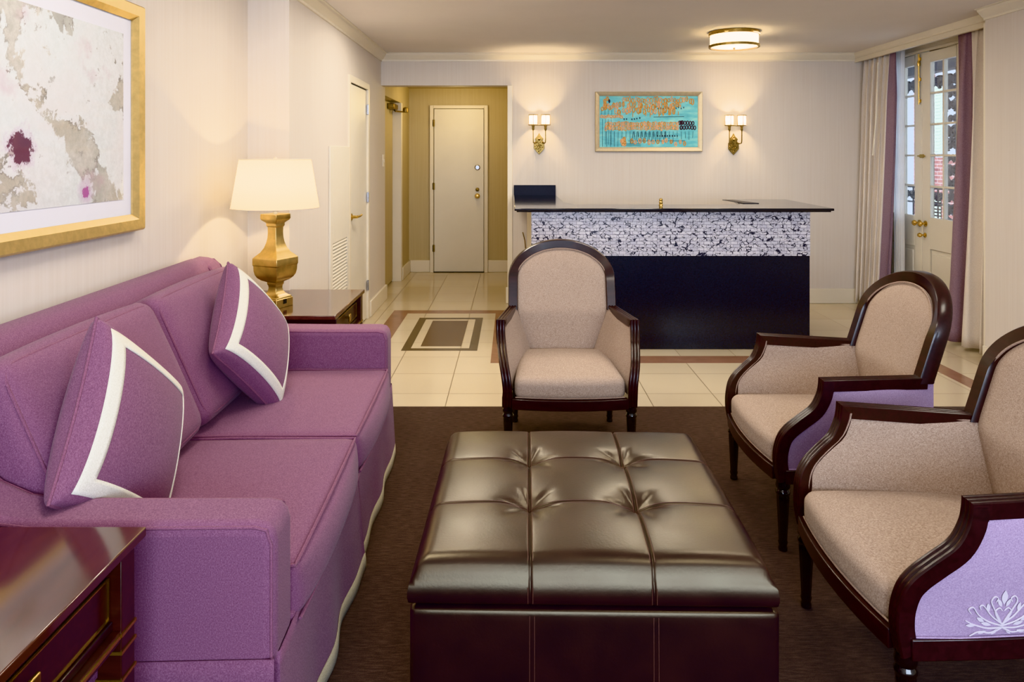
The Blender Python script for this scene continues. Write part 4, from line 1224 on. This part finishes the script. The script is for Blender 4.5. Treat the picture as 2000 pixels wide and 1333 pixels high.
    mb = MB(); embroidery(mb, lambda a, b: (a, yback(a, .60+b)+.0665-.04*(a/wo)**6, .60+b), .10)
    for dx, dz, s_ in ((-.17, .05, .045), (.17, .05, .045)):
        embroidery(mb, lambda a, b: (a+dx, yback(a+dx, .66+b+dz)+.065-.04*((a+dx)/wo)**6, .66+b+dz), s_)
    e_ = obj('embroidery', mb, M['thread'], ob_); e_['label'] = 'pale floral embroidery'
    # arm panels
    for sg in (-1, 1):
        def fpan(u, v, side, off):
            z = .305 + (.615-.305)*v
            ya = front_y(z) + .034; yb_ = .555
            y = ya + (yb_-ya)*u
            bl = .016*(math.sin(PI*min(1, max(0, u)))**.5)*(math.sin(PI*v)**.5)
            if side < 0:
                xr = wi - .080*(max(0, min(1, (.64-z)/.27)))**1.3 - .006
                k_ = max(0, min(1, u)); k_ = k_**1.5
                return (sg*((xarm(ya, z)-off)*(1-k_) + xr*k_ - bl), y, z)
            return (sg*(xarm(y, z) + side*(off + bl)), y, z)
        pi_ = obj('inside_arm', MB().grid(lambda u, v: fpan(u, v, -1, .014), 24, 18), M['taupe'], t, angle=80)
        po_ = obj('outside_arm', MB().grid(lambda u, v: fpan(u, v, 1, .012), 24, 18), M['lilac'], t, angle=80); po_['label'] = 'lilac outside arm'
        edge = [fpan(0, v/18, 1, .015) for v in range(19)] + [fpan(u/24, 1, 1, .015) for u in range(25)]
        mb = MB().tube(edge, .0035, 6).tube([fpan(u/24, .01, 1, .015) for u in range(25)], .0035, 6)
        obj('welt', mb, M['lilac'], po_)
        edge = [fpan(0, v/18, -1, .016) for v in range(19)] + [fpan(u/24, 1, -1, .016) for u in range(25)]
        obj('welt', MB().tube(edge, .003, 6), M['welt'], pi_)
        mb = MB()
        def pe_(a, b):
            y = .215 + a; z = .338 + b
            v = (z-.305)/.31; ya = front_y(z)+.034; u = (y-ya)/(.555-ya)
            p = fpan(u, min(.99, max(.01, v)), 1, .0140); return p
        embroidery(mb, pe_, .088)
        e_ = obj('embroidery', mb, M['thread'], po_); e_['label'] = 'pale floral embroidery'
    # seat
    def sshape(q, p):
        q = q.copy(); f = (q.y+.27)/.54
        q.x *= 1 - .10*f
        if q.y < 0: q.y -= .022*(1-p[0]**2)*abs(p[1])
        return q
    se = obj('seat', MB().puff((0, .245, .35), (.262, .27, .052), .034, (0, 0, .026), 18, fn=sshape), M['taupe'], t, angle=80)
    pts = [(-.256+.512*k_/20, -.021-.022*(1-(k_/10-1)**2), .312) for k_ in range(21)]
    obj('seat_welt', MB().tube(pts, .003, 6), M['welt'], se)
    # legs
    def leg(x, y, fl):
        pr_ = [(.012, .008), (.016, .010), (.0165, .020), (.0135, .026), (.0155, .032), (.0175, .040), (.0150, .048), (.0155, .052)]
        for k_ in range(9): pr_.append((.0160 + .0075*k_/8, .056 + .150*k_/8))
        pr_ += [(.0215, .211), (.0255, .216), (.0265, .223), (.0225, .229), (.0205, .234), (.0255, .240), (.0262, .248), (.024, .256), (.024, .266)]
        obj('leg', MB().lathe(pr_, (x, y, 0), 40, flute=(.054, .207, 10)), M['wood_leg'], t, angle=50)
    for sg in (-1, 1):
        leg(sg*.29, 0, 1); leg(sg*.255, .50, 0)
    return t
c1 = armchair('linen armchair seen face-on in front of the reception desk')
c1.location = (.272, 3.40, 0)
# armchairs on the right face the sofa (local front -y -> world -x): rotate by -90 degrees
c2 = dup(c1, (.985, 2.915, 0), -PI/2, 'linen armchair facing the sofa, next to the desk side')
c3 = dup(c1, (.935, 2.005, 0), -PI/2, 'nearest linen armchair, cropped at the photo edge, with embroidered lilac side')

# ------------------------------------------------------------------ light
def light(name, typ, loc, energy, col, size=.1, rot=(0, 0, 0), sizey=None, spread=None):
    l = bpy.data.lights.new(name, typ); l.energy = energy; l.color = col
    if typ == 'AREA':
        l.size = size
        if sizey: l.shape = 'RECTANGLE'; l.size_y = sizey
        if spread: l.spread = spread
    elif typ in ('POINT', 'SPOT'): l.shadow_soft_size = size
    o = bpy.data.objects.new(name, l); COL.objects.link(o); o.location = loc; o.rotation_euler = rot
    return o
WARM = (1, .80, .52); WARM2 = (1, .91, .77); COOL = (.67, .79, 1.0)
light('LampBulb', 'POINT', (LX, LY, LZ + H_(362)), 42, WARM, .03)
for (x, z) in ((.266, 1.565), (2.172, 1.56)):
    for sg in (-1, 1): light('SconceBulb', 'POINT', (x + sg*.06, YB-.075, z+.235), 9, (1, .76, .44), .015)
light('DrumBulb', 'POINT', (1.80, 5.85, 2.38), 80, (1, .80, .50), .06)
light('HallLight', 'POINT', (-.6, 8.2, 2.05), 13, (1, .79, .40), .12)
for (x, y, e) in ((-.75, 2.0, 18), (.9, 1.0, 10), (1.2, 3.3, 14), (-.45, 3.6, 14), (2.2, 2.2, 8), (-.5, 5.2, 26), (1.0, 4.9, 22), (1.9, 5.9, 20)):  # near ones are ceiling downlights; those past the chairs are unseen added fill
    light('DownlightFill', 'AREA', (x, y, ZC-.02), e, WARM2, .45)
light('WindowDaylight', 'AREA', (1.0, YF+.02, 1.52), 175, COOL, 3.7, (PI/2, 0, 0), 1.4)
light('RearFill', 'POINT', (-.7, -1.0, 1.9), 16, WARM2, .15)  # pair of unseen fills behind the camera, added to brighten the ceiling
light('RearFill', 'POINT', (1.9, -1.0, 1.9), 16, WARM2, .15)
light('StreetSun', 'SUN', (0, 0, 10), 11.0, (1, .98, .95), rot=(0, -math.radians(52), math.radians(8)))

w = bpy.data.worlds.new('World'); sc.world = w; w.use_nodes = True
bg = w.node_tree.nodes['Background']; bg.inputs['Color'].default_value = (.74, .85, 1.0, 1); bg.inputs['Strength'].default_value = 2.8

sc.view_settings.view_transform = 'Khronos PBR Neutral'
sc.view_settings.exposure = 0.0
sc.cycles.max_bounces = 8
sc.cycles.sample_clamp_indirect = 6
sc.cycles.caustics_reflective = False; sc.cycles.caustics_refractive = False
